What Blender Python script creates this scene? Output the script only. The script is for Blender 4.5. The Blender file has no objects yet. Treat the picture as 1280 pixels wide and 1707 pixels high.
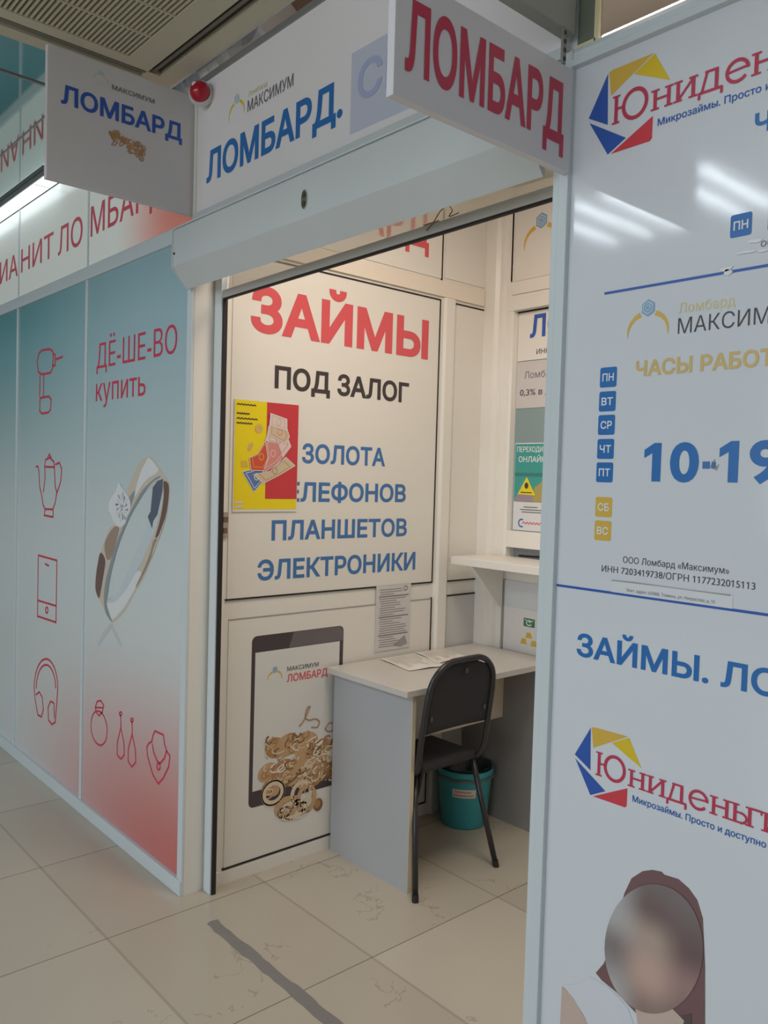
import bpy, bmesh, math, random
from mathutils import Vector, Matrix
from mathutils.geometry import delaunay_2d_cdt
PI = math.pi
SC = bpy.context.scene
COL = SC.collection

# ------------------------------------------------------------------ camera
# world: X along the shop front (to the right), Y into the kiosk, Z up; the lens stands 1.49 m in front of it
F_PX = 1369.36
cam_d = bpy.data.cameras.new('camera')
cam_d.sensor_fit = 'HORIZONTAL'; cam_d.sensor_width = 36.0
cam_d.lens = 36.0 * F_PX / 1280.0
cam_d.clip_start = 0.05
cam = bpy.data.objects.new('camera', cam_d); COL.objects.link(cam)
_v1 = Vector((-572 - 640, 763 - 853.5, F_PX)).normalized()      # direction of the vanishing points
_v2 = Vector((2188 - 640, 842 - 853.5, F_PX)).normalized()
ex = -_v1; ey = (_v2 - _v2.dot(ex) * ex).normalized(); ez = ex.cross(ey)
# rows of world-from-image (image x right, y down, z forward) -> blender camera (x right, y up, -z forward)
rot = Matrix(((ex.x, -ex.y, -ex.z), (ey.x, -ey.y, -ey.z), (ez.x, -ez.y, -ez.z)))
cam.matrix_world = Matrix.Translation((0, -1.4904, 1.52)) @ rot.to_4x4()
SC.camera = cam

# ------------------------------------------------------------------ world, lights, exposure
SC.view_settings.view_transform = 'Standard'
SC.view_settings.look = 'None'
SC.view_settings.gamma = 1.0
SC.view_settings.use_curve_mapping = False
SC.view_settings.exposure = 0.0
w = bpy.data.worlds.new('hall_air'); SC.world = w; w.use_nodes = True
w.node_tree.nodes['Background'].inputs[0].default_value = (0.80, 0.91, 1.0, 1)
w.node_tree.nodes['Background'].inputs[1].default_value = 0.16

def area(name, loc, size, size_y, power, color, rot=(0, 0, 0)):
    d = bpy.data.lights.new(name, 'AREA'); d.shape = 'RECTANGLE'
    d.size = size; d.size_y = size_y; d.energy = power; d.color = color
    o = bpy.data.objects.new(name, d); o.location = loc; o.rotation_euler = rot
    COL.objects.link(o); return o
COOL = (0.84, 0.93, 1.0)
WARM = (1.0, 0.87, 0.745)
for lx, pw in ((-6.6, 7), (-5.4, 8), (-4.07, 8), (-3.75, 8), (-3.47, 8), (-2.98, 8), (-2.74, 8), (-2.2, 8), (-1.2, 14), (0.0, 14), (1.2, 14)):       # lamp rows of the hall behind the camera
    area('hall_lamp', (lx, -4.3, 3.6), 0.10, 1.1, pw, COOL)
for lx in (-2.8, -0.2, 2.4):                                        # unseen fill panels added across the hall to brighten the front
    area('added_hall_fill', (lx, -8.0, 2.0), 2.4, 2.0, 54, COOL, (PI / 2, 0, 0))
area('kiosk_lamp', (-1.50, 0.31, 2.86), 0.9, 0.55, 19.5, WARM)        # warm panel lamp inside the kiosk

# ------------------------------------------------------------------ materials
def lin(c):
    c = c / 255.0
    return c / 12.92 if c <= 0.04045 else ((c + 0.055) / 1.055) ** 2.4
def rgb(r, g, b): return (lin(r), lin(g), lin(b), 1)
MATS = {}
def mat(name, col, rough=0.5, metal=0.0, spec=0.5, bump=0.0, bscale=200.0, emit=None, estr=0.0, vary=0.0, coat=0.0):
    if name in MATS: return MATS[name]
    m = bpy.data.materials.new(name); m.use_nodes = True
    nt = m.node_tree; b = nt.nodes['Principled BSDF']
    b.inputs['Base Color'].default_value = col
    b.inputs['Roughness'].default_value = rough
    b.inputs['Metallic'].default_value = metal
    b.inputs['Specular IOR Level'].default_value = spec
    b.inputs['Coat Weight'].default_value = coat
    b.inputs['Coat Roughness'].default_value = 0.08
    if emit:
        b.inputs['Emission Color'].default_value = emit; b.inputs['Emission Strength'].default_value = estr
    if vary or bump:
        g = nt.nodes.new('ShaderNodeNewGeometry')
        n = nt.nodes.new('ShaderNodeTexNoise'); n.inputs['Scale'].default_value = bscale; n.inputs['Detail'].default_value = 4
        nt.links.new(g.outputs['Position'], n.inputs['Vector'])
        if bump:
            bp = nt.nodes.new('ShaderNodeBump'); bp.inputs['Strength'].default_value = bump; bp.inputs['Distance'].default_value = 0.002
            nt.links.new(n.outputs['Fac'], bp.inputs['Height']); nt.links.new(bp.outputs['Normal'], b.inputs['Normal'])
        if vary:
            mx = nt.nodes.new('ShaderNodeMixRGB'); mx.blend_type = 'MULTIPLY'; mx.inputs['Fac'].default_value = vary
            mx.inputs['Color1'].default_value = col
            n2 = nt.nodes.new('ShaderNodeTexNoise'); n2.inputs['Scale'].default_value = 3.0
            nt.links.new(g.outputs['Position'], n2.inputs['Vector'])
            nt.links.new(n2.outputs['Fac'], mx.inputs['Color2']); nt.links.new(mx.outputs['Color'], b.inputs['Base Color'])
    MATS[name] = m; return m

WHITE_PANEL = mat('white_vinyl_panel', rgb(222, 226, 231), 0.075, spec=0.5, bump=0.025, bscale=40)
SIGN_WHITE = mat('white_sign_board', rgb(236, 231, 232), 0.35, spec=0.35)
PVC = mat('white_pvc', rgb(234, 229, 220), 0.35, spec=0.35)
PVC_PROFILE = mat('white_pvc_profile', rgb(236, 231, 222), 0.3, spec=0.4)
ALU_WHITE = mat('white_coated_aluminium', rgb(212, 220, 223), 0.35, spec=0.4)
ALU = mat('grey_aluminium', rgb(150, 150, 148), 0.4, metal=0.5)
GASKET = mat('black_rubber_gasket', rgb(38, 32, 32), 0.7)
SHUTTER_WHITE = mat('white_shutter_steel', rgb(210, 214, 214), 0.28, spec=0.45, vary=0.12)
BAR_GREY = mat('shutter_bar_grey', rgb(200, 198, 192), 0.5, vary=0.2)
CHROME = mat('chrome', rgb(200, 195, 185), 0.2, metal=1.0)
BLUE = mat('blue_print', rgb(38, 112, 184), 0.35)
BLUE2 = mat('blue_print_inner', rgb(68, 118, 178), 0.4)
BLUE3 = mat('deep_blue_print', rgb(48, 92, 178), 0.35)
RED = mat('red_print', rgb(216, 66, 76), 0.4)
CRIMSON = mat('crimson_print', rgb(196, 58, 86), 0.4)
PINK_LINE = mat('pink_red_print', rgb(212, 58, 84), 0.35)
PINK_UP = mat('lightened_pink_letters', rgb(230, 92, 110), 0.35)  # pink made lighter so the letters look lit from behind
DARK = mat('charcoal_print', rgb(66, 58, 58), 0.45)
GREYTXT = mat('grey_print', rgb(112, 110, 116), 0.45)
PALEGREY = mat('pale_grey_print', rgb(160, 156, 156), 0.5)
YEL = mat('yellow_print', rgb(228, 196, 40), 0.4)
YELG = mat('ochre_print', rgb(222, 182, 72), 0.4)
PALEYEL = mat('pale_ochre_print', rgb(222, 206, 150), 0.4)
GEMBLUE = mat('gem_blue_print', rgb(140, 176, 206), 0.4)
GEMLITE = mat('gem_light_print', rgb(200, 216, 226), 0.4)
WHITE_INK = mat('white_print', rgb(232, 234, 236), 0.4)
PALELILAC = mat('pale_lilac', rgb(200, 204, 220), 0.3)
LILACTXT = mat('pale_blue_letters', rgb(172, 182, 216), 0.35)
PAPER = mat('paper', rgb(230, 226, 220), 0.6)
PAPER_GREY = mat('grey_paper', rgb(206, 200, 196), 0.5)
BLACK_FABRIC = mat('black_fabric', rgb(52, 51, 54), 0.85, bump=0.4, bscale=900)
BLACK_METAL = mat('black_painted_steel', rgb(46, 44, 46), 0.3, spec=0.5)
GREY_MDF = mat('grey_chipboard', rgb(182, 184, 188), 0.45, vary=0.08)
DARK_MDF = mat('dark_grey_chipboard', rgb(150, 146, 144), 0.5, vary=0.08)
DESK_TOP = mat('pale_grey_laminate', rgb(206, 201, 194), 0.35)
EDGE_TAN = mat('cream_edge_band', rgb(214, 200, 172), 0.45)
TEAL_PLASTIC = mat('turquoise_plastic', rgb(66, 160, 166), 0.4, spec=0.4)
BAG = mat('dark_bin_liner', rgb(52, 66, 66), 0.3, bump=0.6, bscale=60)
BAG_EDGE = mat('liner_edge', rgb(112, 104, 98), 0.4)
CASSETTE = mat('beige_plastic', rgb(200, 192, 168), 0.5)
DARKSLOT = mat('dark_slot', rgb(70, 66, 60), 0.8)
FOIL = mat('silver_foil', rgb(236, 238, 240), 0.25, metal=0.55, bump=1.0, bscale=22)
BROWN = mat('brown_beam', rgb(120, 96, 82), 0.7)
BEIGE_SLAB = mat('beige_concrete', rgb(226, 219, 210), 0.9, vary=0.15)
SIREN_RED = mat('red_lens', rgb(178, 16, 40), 0.15, spec=0.6)
TAPE = mat('grey_tape', rgb(146, 141, 138), 0.6, vary=0.3)
CEIL_GREY = mat('ceiling_grey', rgb(226, 226, 224), 0.8)
HALL_GREY = mat('hall_wall_grey', rgb(150, 152, 152), 0.8)
LAMP_WHITE = mat('lamp_diffuser', rgb(240, 250, 255), 0.4, emit=(0.86, 0.97, 1.0, 1), estr=1.7)
MIRROR = mat('mirror_ceiling', rgb(188, 203, 201), 0.05, metal=1.0, bump=0.02, bscale=4)
PANE = mat('grey_teal_glass', rgb(140, 158, 160), 0.12, spec=0.5)
GREEN_PRINT = mat('teal_poster_print', rgb(64, 158, 150), 0.4)
STICK_YEL = mat('yellow_sticker', rgb(236, 214, 40), 0.4)
GREEN_BADGE = mat('green_badge', rgb(60, 130, 96), 0.4)
HAIR = mat('printed_brown_hair', rgb(124, 92, 92), 0.4)
SKIN = mat('printed_skin', rgb(206, 184, 172), 0.4)
POSTER_YEL = mat('poster_yellow', rgb(240, 216, 16), 0.35)
POSTER_RED = mat('poster_red', rgb(206, 58, 66), 0.35)
NOTE_PALE = mat('banknote_pale', rgb(228, 204, 198), 0.4)
NOTE_PINK = mat('banknote_rose', rgb(216, 140, 132), 0.4)
NOTE_RED = mat('banknote_red', rgb(214, 84, 60), 0.4)
NOTE_BLUE = mat('banknote_blue', rgb(92, 120, 176), 0.4)
NOTE_SAND = mat('banknote_sand', rgb(214, 192, 160), 0.4)
GOLDS = [mat('gold_%s' % n, rgb(*c), 0.4) for n, c in (('dark', (136, 96, 62)), ('mid', (182, 136, 92)), ('tan', (206, 166, 122)), ('pale', (230, 208, 176)), ('shine', (242, 232, 214)))]
TABLET = mat('tablet_dark_print', rgb(78, 66, 70), 0.35)
TABLET_SHEEN = mat('tablet_grey_print', rgb(112, 104, 106), 0.35)
SCREEN = mat('tablet_screen_print', rgb(226, 224, 218), 0.35)
STEELS = [mat('ring_%s' % n, rgb(*c), 0.35) for n, c in (('light', (206, 216, 220)), ('beige', (214, 200, 182)), ('dark', (96, 104, 120)), ('brown', (120, 92, 84)), ('tan', (170, 146, 128)), ('white', (232, 232, 232)), ('grey', (150, 158, 162)))]
FILM = mat('clear_film', rgb(222, 212, 194), 0.2)
FILM.node_tree.nodes['Principled BSDF'].inputs['Alpha'].default_value = 0.62

def facade_material():
    """print of the left shop front: teal upper corner, pale middle, salmon lower right corner"""
    m = bpy.data.materials.new('gradient_vinyl_print'); m.use_nodes = True
    nt = m.node_tree; N = nt.nodes; L = nt.links; b = N['Principled BSDF']
    g = N.new('ShaderNodeNewGeometry'); s = N.new('ShaderNodeSeparateXYZ'); L.new(g.outputs['Position'], s.inputs[0])
    def mr(src, a, c, lo=0.0, hi=1.0):
        n = N.new('ShaderNodeMapRange'); n.interpolation_type = 'SMOOTHSTEP'
        n.inputs[1].default_value = a; n.inputs[2].default_value = c; n.inputs[3].default_value = lo; n.inputs[4].default_value = hi
        L.new(src, n.inputs[0]); return n.outputs[0]
    def mth(op, a, c):
        n = N.new('ShaderNodeMath'); n.operation = op
        for i, v in enumerate((a, c)):
            if isinstance(v, (int, float)): n.inputs[i].default_value = v
            else: L.new(v, n.inputs[i])
        return n.outputs[0]
    def mix(f, a, c):
        n = N.new('ShaderNodeMixRGB'); L.new(f, n.inputs['Fac'])
        for k, v in (('Color1', a), ('Color2', c)):
            if isinstance(v, tuple): n.inputs[k].default_value = v
            else: L.new(v, n.inputs[k])
        return n.outputs[0]
    X, Zc = s.outputs[0], s.outputs[2]
    hgt = mr(Zc, 1.05, 2.35)
    teal = mix(mr(X, -4.9, -2.9), rgb(92, 160, 166), rgb(160, 192, 200))
    base = mix(hgt, rgb(216, 222, 220), teal)
    # salmon corner
    dx = mth('MULTIPLY', mth('ADD', X, 2.62), 0.42)
    dz = mth('ADD', Zc, -0.06)
    d = mth('SQRT', mth('ADD', mth('MULTIPLY', dx, dx), mth('MULTIPLY', dz, dz)), 0)
    sal = mr(d, 0.92, 0.0)
    col = mix(sal, base, rgb(208, 118, 112))
    # the transom print: white with a pink corner to the right
    tr = mr(Zc, 2.39, 2.40)
    dx2 = mth('MULTIPLY', mth('ADD', X, 2.72), 0.8); dz2 = mth('ADD', Zc, -2.46)
    d2 = mth('SQRT', mth('ADD', mth('MULTIPLY', dx2, dx2), mth('MULTIPLY', dz2, dz2)), 0)
    tcol = mix(mr(d2, 0.50, 0.05), rgb(226, 230, 224), rgb(224, 142, 128))
    col = mix(tr, col, tcol)
    L.new(col, b.inputs['Emission Color']); L.new(mth('MULTIPLY', tr, 0.17), b.inputs['Emission Strength'])   # faint glow added to brighten the upper row of boards
    L.new(col, b.inputs['Base Color']); b.inputs['Roughness'].default_value = 0.18; b.inputs['Specular IOR Level'].default_value = 0.4
    return m
FACADE = facade_material()

def floor_material():
    m = bpy.data.materials.new('cream_marble_tile'); m.use_nodes = True
    nt = m.node_tree; N = nt.nodes; L = nt.links; b = N['Principled BSDF']
    g = N.new('ShaderNodeNewGeometry'); s = N.new('ShaderNodeSeparateXYZ'); L.new(g.outputs['Position'], s.inputs[0])
    def mth(op, a, c=0.0):
        n = N.new('ShaderNodeMath'); n.operation = op
        for i, v in enumerate((a, c)):
            if isinstance(v, (int, float)): n.inputs[i].default_value = v
            else: L.new(v, n.inputs[i])
        return n.outputs[0]
    def cell(axis, off, pitch): return mth('DIVIDE', mth('ADD', axis, off), pitch)
    cx = cell(s.outputs[0], 2.525 + 62 * 0.0, 0.619); cy = cell(s.outputs[1], -0.202, 0.605)
    def gro(c, wd):
        f = mth('FRACT', mth('ADD', c, 100.0)); dd = mth('MINIMUM', f, mth('SUBTRACT', 1.0, f))
        return mth('LESS_THAN', dd, wd)
    gx = gro(cx, 0.0035); gy = gro(cy, 0.008)
    ix = mth('FLOOR', mth('ADD', cx, 100.0)); iy = mth('FLOOR', mth('ADD', cy, 100.0))
    cmb = N.new('ShaderNodeCombineXYZ'); L.new(ix, cmb.inputs[0]); L.new(iy, cmb.inputs[1])
    wn = N.new('ShaderNodeTexWhiteNoise'); wn.noise_dimensions = '2D'; L.new(cmb.outputs[0], wn.inputs['Vector'])
    tone = N.new('ShaderNodeMixRGB'); tone.inputs['Color1'].default_value = rgb(190, 180, 164); tone.inputs['Color2'].default_value = rgb(206, 197, 181)
    L.new(wn.outputs['Value'], tone.inputs['Fac'])
    # soft cloud
    cl = N.new('ShaderNodeTexNoise'); cl.inputs['Scale'].default_value = 2.2; L.new(g.outputs['Position'], cl.inputs['Vector'])
    m1 = N.new('ShaderNodeMixRGB'); m1.blend_type = 'MULTIPLY'; m1.inputs['Fac'].default_value = 0.10
    L.new(tone.outputs[0], m1.inputs['Color1']); L.new(cl.outputs['Fac'], m1.inputs['Color2'])
    # veins: thin contour of a distorted noise, only in places
    vn = N.new('ShaderNodeTexNoise'); vn.inputs['Scale'].default_value = 2.1; vn.inputs['Detail'].default_value = 5; vn.inputs['Roughness'].default_value = 0.58
    L.new(g.outputs['Position'], vn.inputs['Vector'])
    v = mth('ABSOLUTE', mth('SUBTRACT', vn.outputs['Fac'], 0.5)); vl = mth('LESS_THAN', v, 0.0035)
    mk = N.new('ShaderNodeTexNoise'); mk.inputs['Scale'].default_value = 1.7; mk.inputs['Detail'].default_value = 1
    L.new(g.outputs['Position'], mk.inputs['Vector'])
    veil = mth('MULTIPLY', vl, mth('GREATER_THAN', mk.outputs['Fac'], 0.54))
    inner = mth('MULTIPLY', mth('GREATER_THAN', s.outputs[0], -2.6), mth('GREATER_THAN', s.outputs[1], -0.6))
    veil = mth('MULTIPLY', mth('MULTIPLY', veil, inner), 0.30)
    m2 = N.new('ShaderNodeMixRGB'); L.new(veil, m2.inputs['Fac']); L.new(m1.outputs[0], m2.inputs['Color1']); m2.inputs['Color2'].default_value = rgb(120, 108, 96)
    m3 = N.new('ShaderNodeMixRGB'); L.new(mth('MULTIPLY', gx, 0.75), m3.inputs['Fac']); L.new(m2.outputs[0], m3.inputs['Color1']); m3.inputs['Color2'].default_value = rgb(112, 98, 84)
    m4 = N.new('ShaderNodeMixRGB'); L.new(mth('MULTIPLY', gy, 0.35), m4.inputs['Fac']); L.new(m3.outputs[0], m4.inputs['Color1']); m4.inputs['Color2'].default_value = rgb(132, 118, 102)
    L.new(m4.outputs[0], b.inputs['Base Color']); b.inputs['Roughness'].default_value = 0.22; b.inputs['Specular IOR Level'].default_value = 0.35
    return m
FLOOR = floor_material()

def face_material():
    """the soft, unrecognisable printed face of the poster: a smooth wash of hair browns, skin and grey"""
    m = bpy.data.materials.new('soft_printed_face'); m.use_nodes = True
    nt = m.node_tree; N = nt.nodes; L = nt.links; b = N['Principled BSDF']
    tc = N.new('ShaderNodeTexCoord'); s = N.new('ShaderNodeSeparateXYZ'); L.new(tc.outputs['Generated'], s.inputs[0])
    def ramp(src, stops):
        r = N.new('ShaderNodeValToRGB'); r.color_ramp.interpolation = 'EASE'
        el = r.color_ramp.elements; el[0].position, el[0].color = stops[0]; el[1].position, el[1].color = stops[-1]
        for p, c in stops[1:-1]:
            e = el.new(p); e.color = c
        L.new(src, r.inputs['Fac']); return r.outputs['Color']
    up = s.outputs[2]; ac = s.outputs[0]
    left = ramp(up, [(0.0, rgb(190, 188, 188)), (0.38, rgb(140, 130, 130)), (0.62, rgb(186, 182, 182)), (1.0, rgb(178, 174, 174))])
    midc = ramp(up, [(0.0, rgb(150, 126, 118)), (0.3, rgb(206, 172, 158)), (0.55, rgb(186, 164, 152)), (0.8, rgb(124, 104, 102)), (1.0, rgb(128, 118, 118))])
    right = ramp(up, [(0.0, rgb(120, 104, 104)), (0.35, rgb(164, 134, 128)), (0.6, rgb(118, 96, 96)), (1.0, rgb(134, 122, 122))])
    def sm(a, c):
        n = N.new('ShaderNodeMapRange'); n.interpolation_type = 'SMOOTHSTEP'; n.inputs[1].default_value = a; n.inputs[2].default_value = c
        L.new(ac, n.inputs[0]); return n.outputs[0]
    a = N.new('ShaderNodeMixRGB'); L.new(sm(0.1, 0.45), a.inputs['Fac']); L.new(left, a.inputs['Color1']); L.new(midc, a.inputs['Color2'])
    c = N.new('ShaderNodeMixRGB'); L.new(sm(0.5, 0.85), c.inputs['Fac']); L.new(a.outputs[0], c.inputs['Color1']); L.new(right, c.inputs['Color2'])
    L.new(c.outputs[0], b.inputs['Base Color']); b.inputs['Roughness'].default_value = 0.35
    return m
FACE = face_material()

# ------------------------------------------------------------------ builders
ORIG = {}
def link(name, bm, m, parent=None, kind=None, smooth=False, recalc=True):
    me = bpy.data.meshes.new(name)
    o = Vector(ORIG.get(parent.as_pointer(), (0, 0, 0))) if parent else Vector((0, 0, 0))
    if recalc and id(bm) not in FLAT: bmesh.ops.recalc_face_normals(bm, faces=bm.faces)
    FLAT.discard(id(bm))
    lo = Vector((min(v.co[i] for v in bm.verts) for i in range(3))); hi = Vector((max(v.co[i] for v in bm.verts) for i in range(3)))
    c = Vector(((lo.x + hi.x) / 2, (lo.y + hi.y) / 2, lo.z))
    bmesh.ops.translate(bm, verts=bm.verts, vec=-c)
    bm.to_mesh(me); bm.free()
    if smooth:
        for p in me.polygons: p.use_smooth = True
    me.materials.append(m)
    ob = bpy.data.objects.new(name, me); COL.objects.link(ob)
    ob.location = c - o
    if parent: ob.parent = parent
    ORIG[ob.as_pointer()] = tuple(c)
    if kind: ob['kind'] = kind
    return ob
def thing(name, label, cat, loc, group=None):
    o = bpy.data.objects.new(name, None); o.empty_display_size = 0.05; COL.objects.link(o)
    o.location = loc; ORIG[o.as_pointer()] = tuple(loc)
    return tag(o, label, cat, group)
def tag(o, label, cat, group=None):
    o['label'] = label; o['category'] = cat
    if group: o['group'] = group
    return o
def struct(name, bm, m, parent=None): return link(name, bm, m, parent, 'structure' if parent is None else None)

def box(bm, x0, x1, y0, y1, z0, z1, bevel=0.0):
    r = bmesh.ops.create_cube(bm, size=1.0); vs = r['verts']
    for v in vs:
        v.co = Vector((x0 + (v.co.x + 0.5) * (x1 - x0), y0 + (v.co.y + 0.5) * (y1 - y0), z0 + (v.co.z + 0.5) * (z1 - z0)))
    if bevel:
        es = list({e for v in vs for e in v.link_edges})
        bmesh.ops.bevel(bm, geom=es, offset=bevel, segments=2, profile=0.6, affect='EDGES')
    return bm
def B(*a, **k): return box(bmesh.new(), *a, **k)
def prism(bm, prof, axis, a, b):
    """extrude a profile (list of 2-D points) along an axis from a to b"""
    def P(p, t):
        return Vector((t, p[0], p[1])) if axis == 'x' else Vector((p[0], t, p[1])) if axis == 'y' else Vector((p[0], p[1], t))
    A = [bm.verts.new(P(p, a)) for p in prof]; C = [bm.verts.new(P(p, b)) for p in prof]
    n = len(prof)
    bm.faces.new(A); bm.faces.new(C[::-1])
    for i in range(n): bm.faces.new((A[i], A[(i + 1) % n], C[(i + 1) % n], C[i]))
    return bm
def tube(bm, pts, r, seg=10, ry=None, closed=False):
    pts = [Vector(p) for p in pts]; n = len(pts); rings = []
    up = None
    for i, p in enumerate(pts):
        if closed: t = (pts[(i + 1) % n] - pts[i - 1]).normalized()
        else: t = ((pts[min(i + 1, n - 1)] - pts[max(i - 1, 0)])).normalized()
        if up is None:
            up = Vector((0, 0, 1)) if abs(t.z) < 0.9 else Vector((1, 0, 0))
        s = t.cross(up).normalized(); up = s.cross(t).normalized()
        rr = r[i] if isinstance(r, (list, tuple)) else r
        rings.append([bm.verts.new(p + s * math.cos(2 * PI * k / seg) * rr + up * math.sin(2 * PI * k / seg) * (ry or rr)) for k in range(seg)])
    m = n if closed else n - 1
    for i in range(m):
        a, b = rings[i], rings[(i + 1) % n]
        for k in range(seg): bm.faces.new((a[k], a[(k + 1) % seg], b[(k + 1) % seg], b[k]))
    if not closed:
        bm.faces.new(rings[0][::-1]); bm.faces.new(rings[-1])
    return bm
def smooth_path(pts, sub=6):
    pts = [Vector(p) for p in pts]; out = []
    for i in range(len(pts) - 1):
        p0, p1, p2, p3 = pts[max(i - 1, 0)], pts[i], pts[i + 1], pts[min(i + 2, len(pts) - 1)]
        for k in range(sub):
            t = k / sub
            out.append(0.5 * ((2 * p1) + (p2 - p0) * t + (2 * p0 - 5 * p1 + 4 * p2 - p3) * t * t + (3 * p1 - p0 - 3 * p2 + p3) * t ** 3))
    out.append(pts[-1]); return out
def lathe(bm, prof, c, seg=40, cap=False):
    rings = []
    for r, z in prof:
        rings.append([bm.verts.new((c[0] + r * math.cos(2 * PI * k / seg), c[1] + r * math.sin(2 * PI * k / seg), c[2] + z)) for k in range(seg)])
    for a, b in zip(rings, rings[1:]):
        for k in range(seg): bm.faces.new((a[k], a[(k + 1) % seg], b[(k + 1) % seg], b[k]))
    if cap:
        bm.faces.new(rings[0][::-1])
    return bm

# a printed surface: (u along it, v up it, n out of it)
def front(y): return lambda u, v, n: Vector((u, y - n, v))
def side(x): return lambda u, v, n: Vector((x + n, u, v))
def ground(z): return lambda u, v, n: Vector((u, v, z + n))
MM = 0.001
FLAT = set()
def poly(bm, pl, pts, lay=1, th=0.5):
    FLAT.add(id(bm))
    n0 = (lay - 0.4) * MM * 0.6; n1 = n0 + th * MM * 0.6
    e = (pl(1, 0, 0) - pl(0, 0, 0)).cross(pl(0, 1, 0) - pl(0, 0, 0)).dot(pl(0, 0, 1) - pl(0, 0, 0))
    if sum(pts[i - 1][0] * pts[i][1] - pts[i][0] * pts[i - 1][1] for i in range(len(pts))) * e < 0: pts = list(pts)[::-1]
    A = [bm.verts.new(pl(p[0], p[1], n0)) for p in pts]; C = [bm.verts.new(pl(p[0], p[1], n1)) for p in pts]
    n = len(pts); bm.faces.new(C); bm.faces.new(A[::-1])
    for i in range(n): bm.faces.new((A[i], A[(i + 1) % n], C[(i + 1) % n], C[i]))
    return bm
def rect(u0, v0, u1, v1, r=0.0, k=5):
    if not r: return [(u0, v0), (u1, v0), (u1, v1), (u0, v1)]
    o = []
    for cx, cy, a in ((u1 - r, v0 + r, -90), (u1 - r, v1 - r, 0), (u0 + r, v1 - r, 90), (u0 + r, v0 + r, 180)):
        for i in range(k + 1):
            t = math.radians(a + 90 * i / k); o.append((cx + r * math.cos(t), cy + r * math.sin(t)))
    return o
def ell(cx, cy, rx, ry, n=28, a0=0, a1=360, tilt=0):
    o = []; ct, st = math.cos(math.radians(tilt)), math.sin(math.radians(tilt))
    full = abs(a1 - a0) >= 360
    for i in range(n if full else n + 1):
        t = math.radians(a0 + (a1 - a0) * i / n); x, y = rx * math.cos(t), ry * math.sin(t)
        o.append((cx + x * ct - y * st, cy + x * st + y * ct))
    return o
def stroke(bm, pl, pts, wd, lay=1, closed=False):
    """a printed line of constant width: mitred ribbon"""
    FLAT.add(id(bm)); nrm = pl(0, 0, 1) - pl(0, 0, 0)
    P = [Vector((p[0], p[1])) for p in pts]; n = len(P); L = []; R = []
    for i in range(n):
        a = P[i - 1] if (i > 0 or closed) else None; b = P[(i + 1) % n] if (i < n - 1 or closed) else None
        d1 = (P[i] - a).normalized() if a is not None else None; d2 = (b - P[i]).normalized() if b is not None else None
        d = ((d1 or d2) + (d2 or d1)); d = d.normalized() if d.length > 1e-6 else (d1 or d2)
        nn = Vector((-d.y, d.x)); k = 1.0
        if d1 is not None and d2 is not None: k = 1.0 / max(0.45, abs(nn.dot(Vector((-d1.y, d1.x)))))
        L.append(P[i] + nn * wd / 2 * k); R.append(P[i] - nn * wd / 2 * k)
    for i in range(n if closed else n - 1):
        j = (i + 1) % n
        q = [L[i], R[i], R[j], L[j]]
        n1 = (lay + 0.1 + 0.03 * (i % 2)) * MM * 0.6
        f = bm.faces.new([bm.verts.new(pl(p.x, p.y, n1)) for p in q]); f.normal_update()
        if f.normal.dot(nrm) < 0: f.normal_flip()
    return bm
_TX = {}
def contours(s):
    """closed outlines of a line of type (Bezier splines of the built-in face, flattened)"""
    cu = bpy.data.curves.new('lettering', 'FONT'); cu.body = s; cu.size = 1.0
    ob = bpy.data.objects.new('lettering', cu); COL.objects.link(ob)
    dg = bpy.context.evaluated_depsgraph_get(); oe = ob.evaluated_get(dg); cv = oe.to_curve(dg)
    out = []
    for sp in cv.splines:
        P = []; bp = sp.bezier_points; n = len(bp)
        for i in range(n):
            p0, p1 = bp[i], bp[(i + 1) % n]
            A, Bh, Ch, D = p0.co, p0.handle_right, p1.handle_left, p1.co
            straight = abs((Bh - A).cross(D - A).z) < 1e-6 and abs((Ch - A).cross(D - A).z) < 1e-6
            st = 1 if straight else 5
            for k in range(st):
                t = k / st; m = 1 - t
                P.append((m ** 3 * A.x + 3 * m * m * t * Bh.x + 3 * m * t * t * Ch.x + t ** 3 * D.x, m ** 3 * A.y + 3 * m * m * t * Bh.y + 3 * m * t * t * Ch.y + t ** 3 * D.y))
        Q = []
        for p in P:
            if not Q or abs(p[0] - Q[-1][0]) + abs(p[1] - Q[-1][1]) > 1e-4: Q.append(p)
        if len(Q) > 2 and abs(Q[0][0] - Q[-1][0]) + abs(Q[0][1] - Q[-1][1]) < 1e-4: Q.pop()
        if len(Q) == 4 and '1' in s and 'Ы' not in s:          # the plain bar of a one gets its flag
            xs = sorted(p[0] for p in Q); ys = sorted(p[1] for p in Q); x0, x1, y0, y1 = xs[0], xs[-1], ys[0], ys[-1]
            if y1 - y0 > 0.6 and abs(xs[0] - xs[1]) + abs(xs[2] - xs[3]) < 0.01:
                Q = [(x0, y0), (x1, y0), (x1, y1), (x0 + 0.012, y1), (x0 - 0.150, y1 - 0.115), (x0 - 0.150, y1 - 0.200), (x0, y1 - 0.105)]
        if len(Q) > 2: out.append(Q)
    oe.to_curve_clear(); bpy.data.objects.remove(ob); bpy.data.curves.remove(cu)
    return out
def grow(P, d):
    """move a counter-clockwise outline outwards by d (clockwise holes shrink)"""
    o = []; n = len(P)
    for i in range(n):
        a, b, c = Vector(P[i - 1]), Vector(P[i]), Vector(P[(i + 1) % n])
        d1 = (b - a).normalized(); d2 = (c - b).normalized()
        n1 = Vector((d1.y, -d1.x)); n2 = Vector((d2.y, -d2.x)); m = n1 + n2
        m = m.normalized() if m.length > 1e-5 else n1
        k = min(1.0 / max(m.dot(n1), 0.4), 2.2)
        o.append((b.x + m.x * d * k, b.y + m.y * d * k))
    return o
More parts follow.
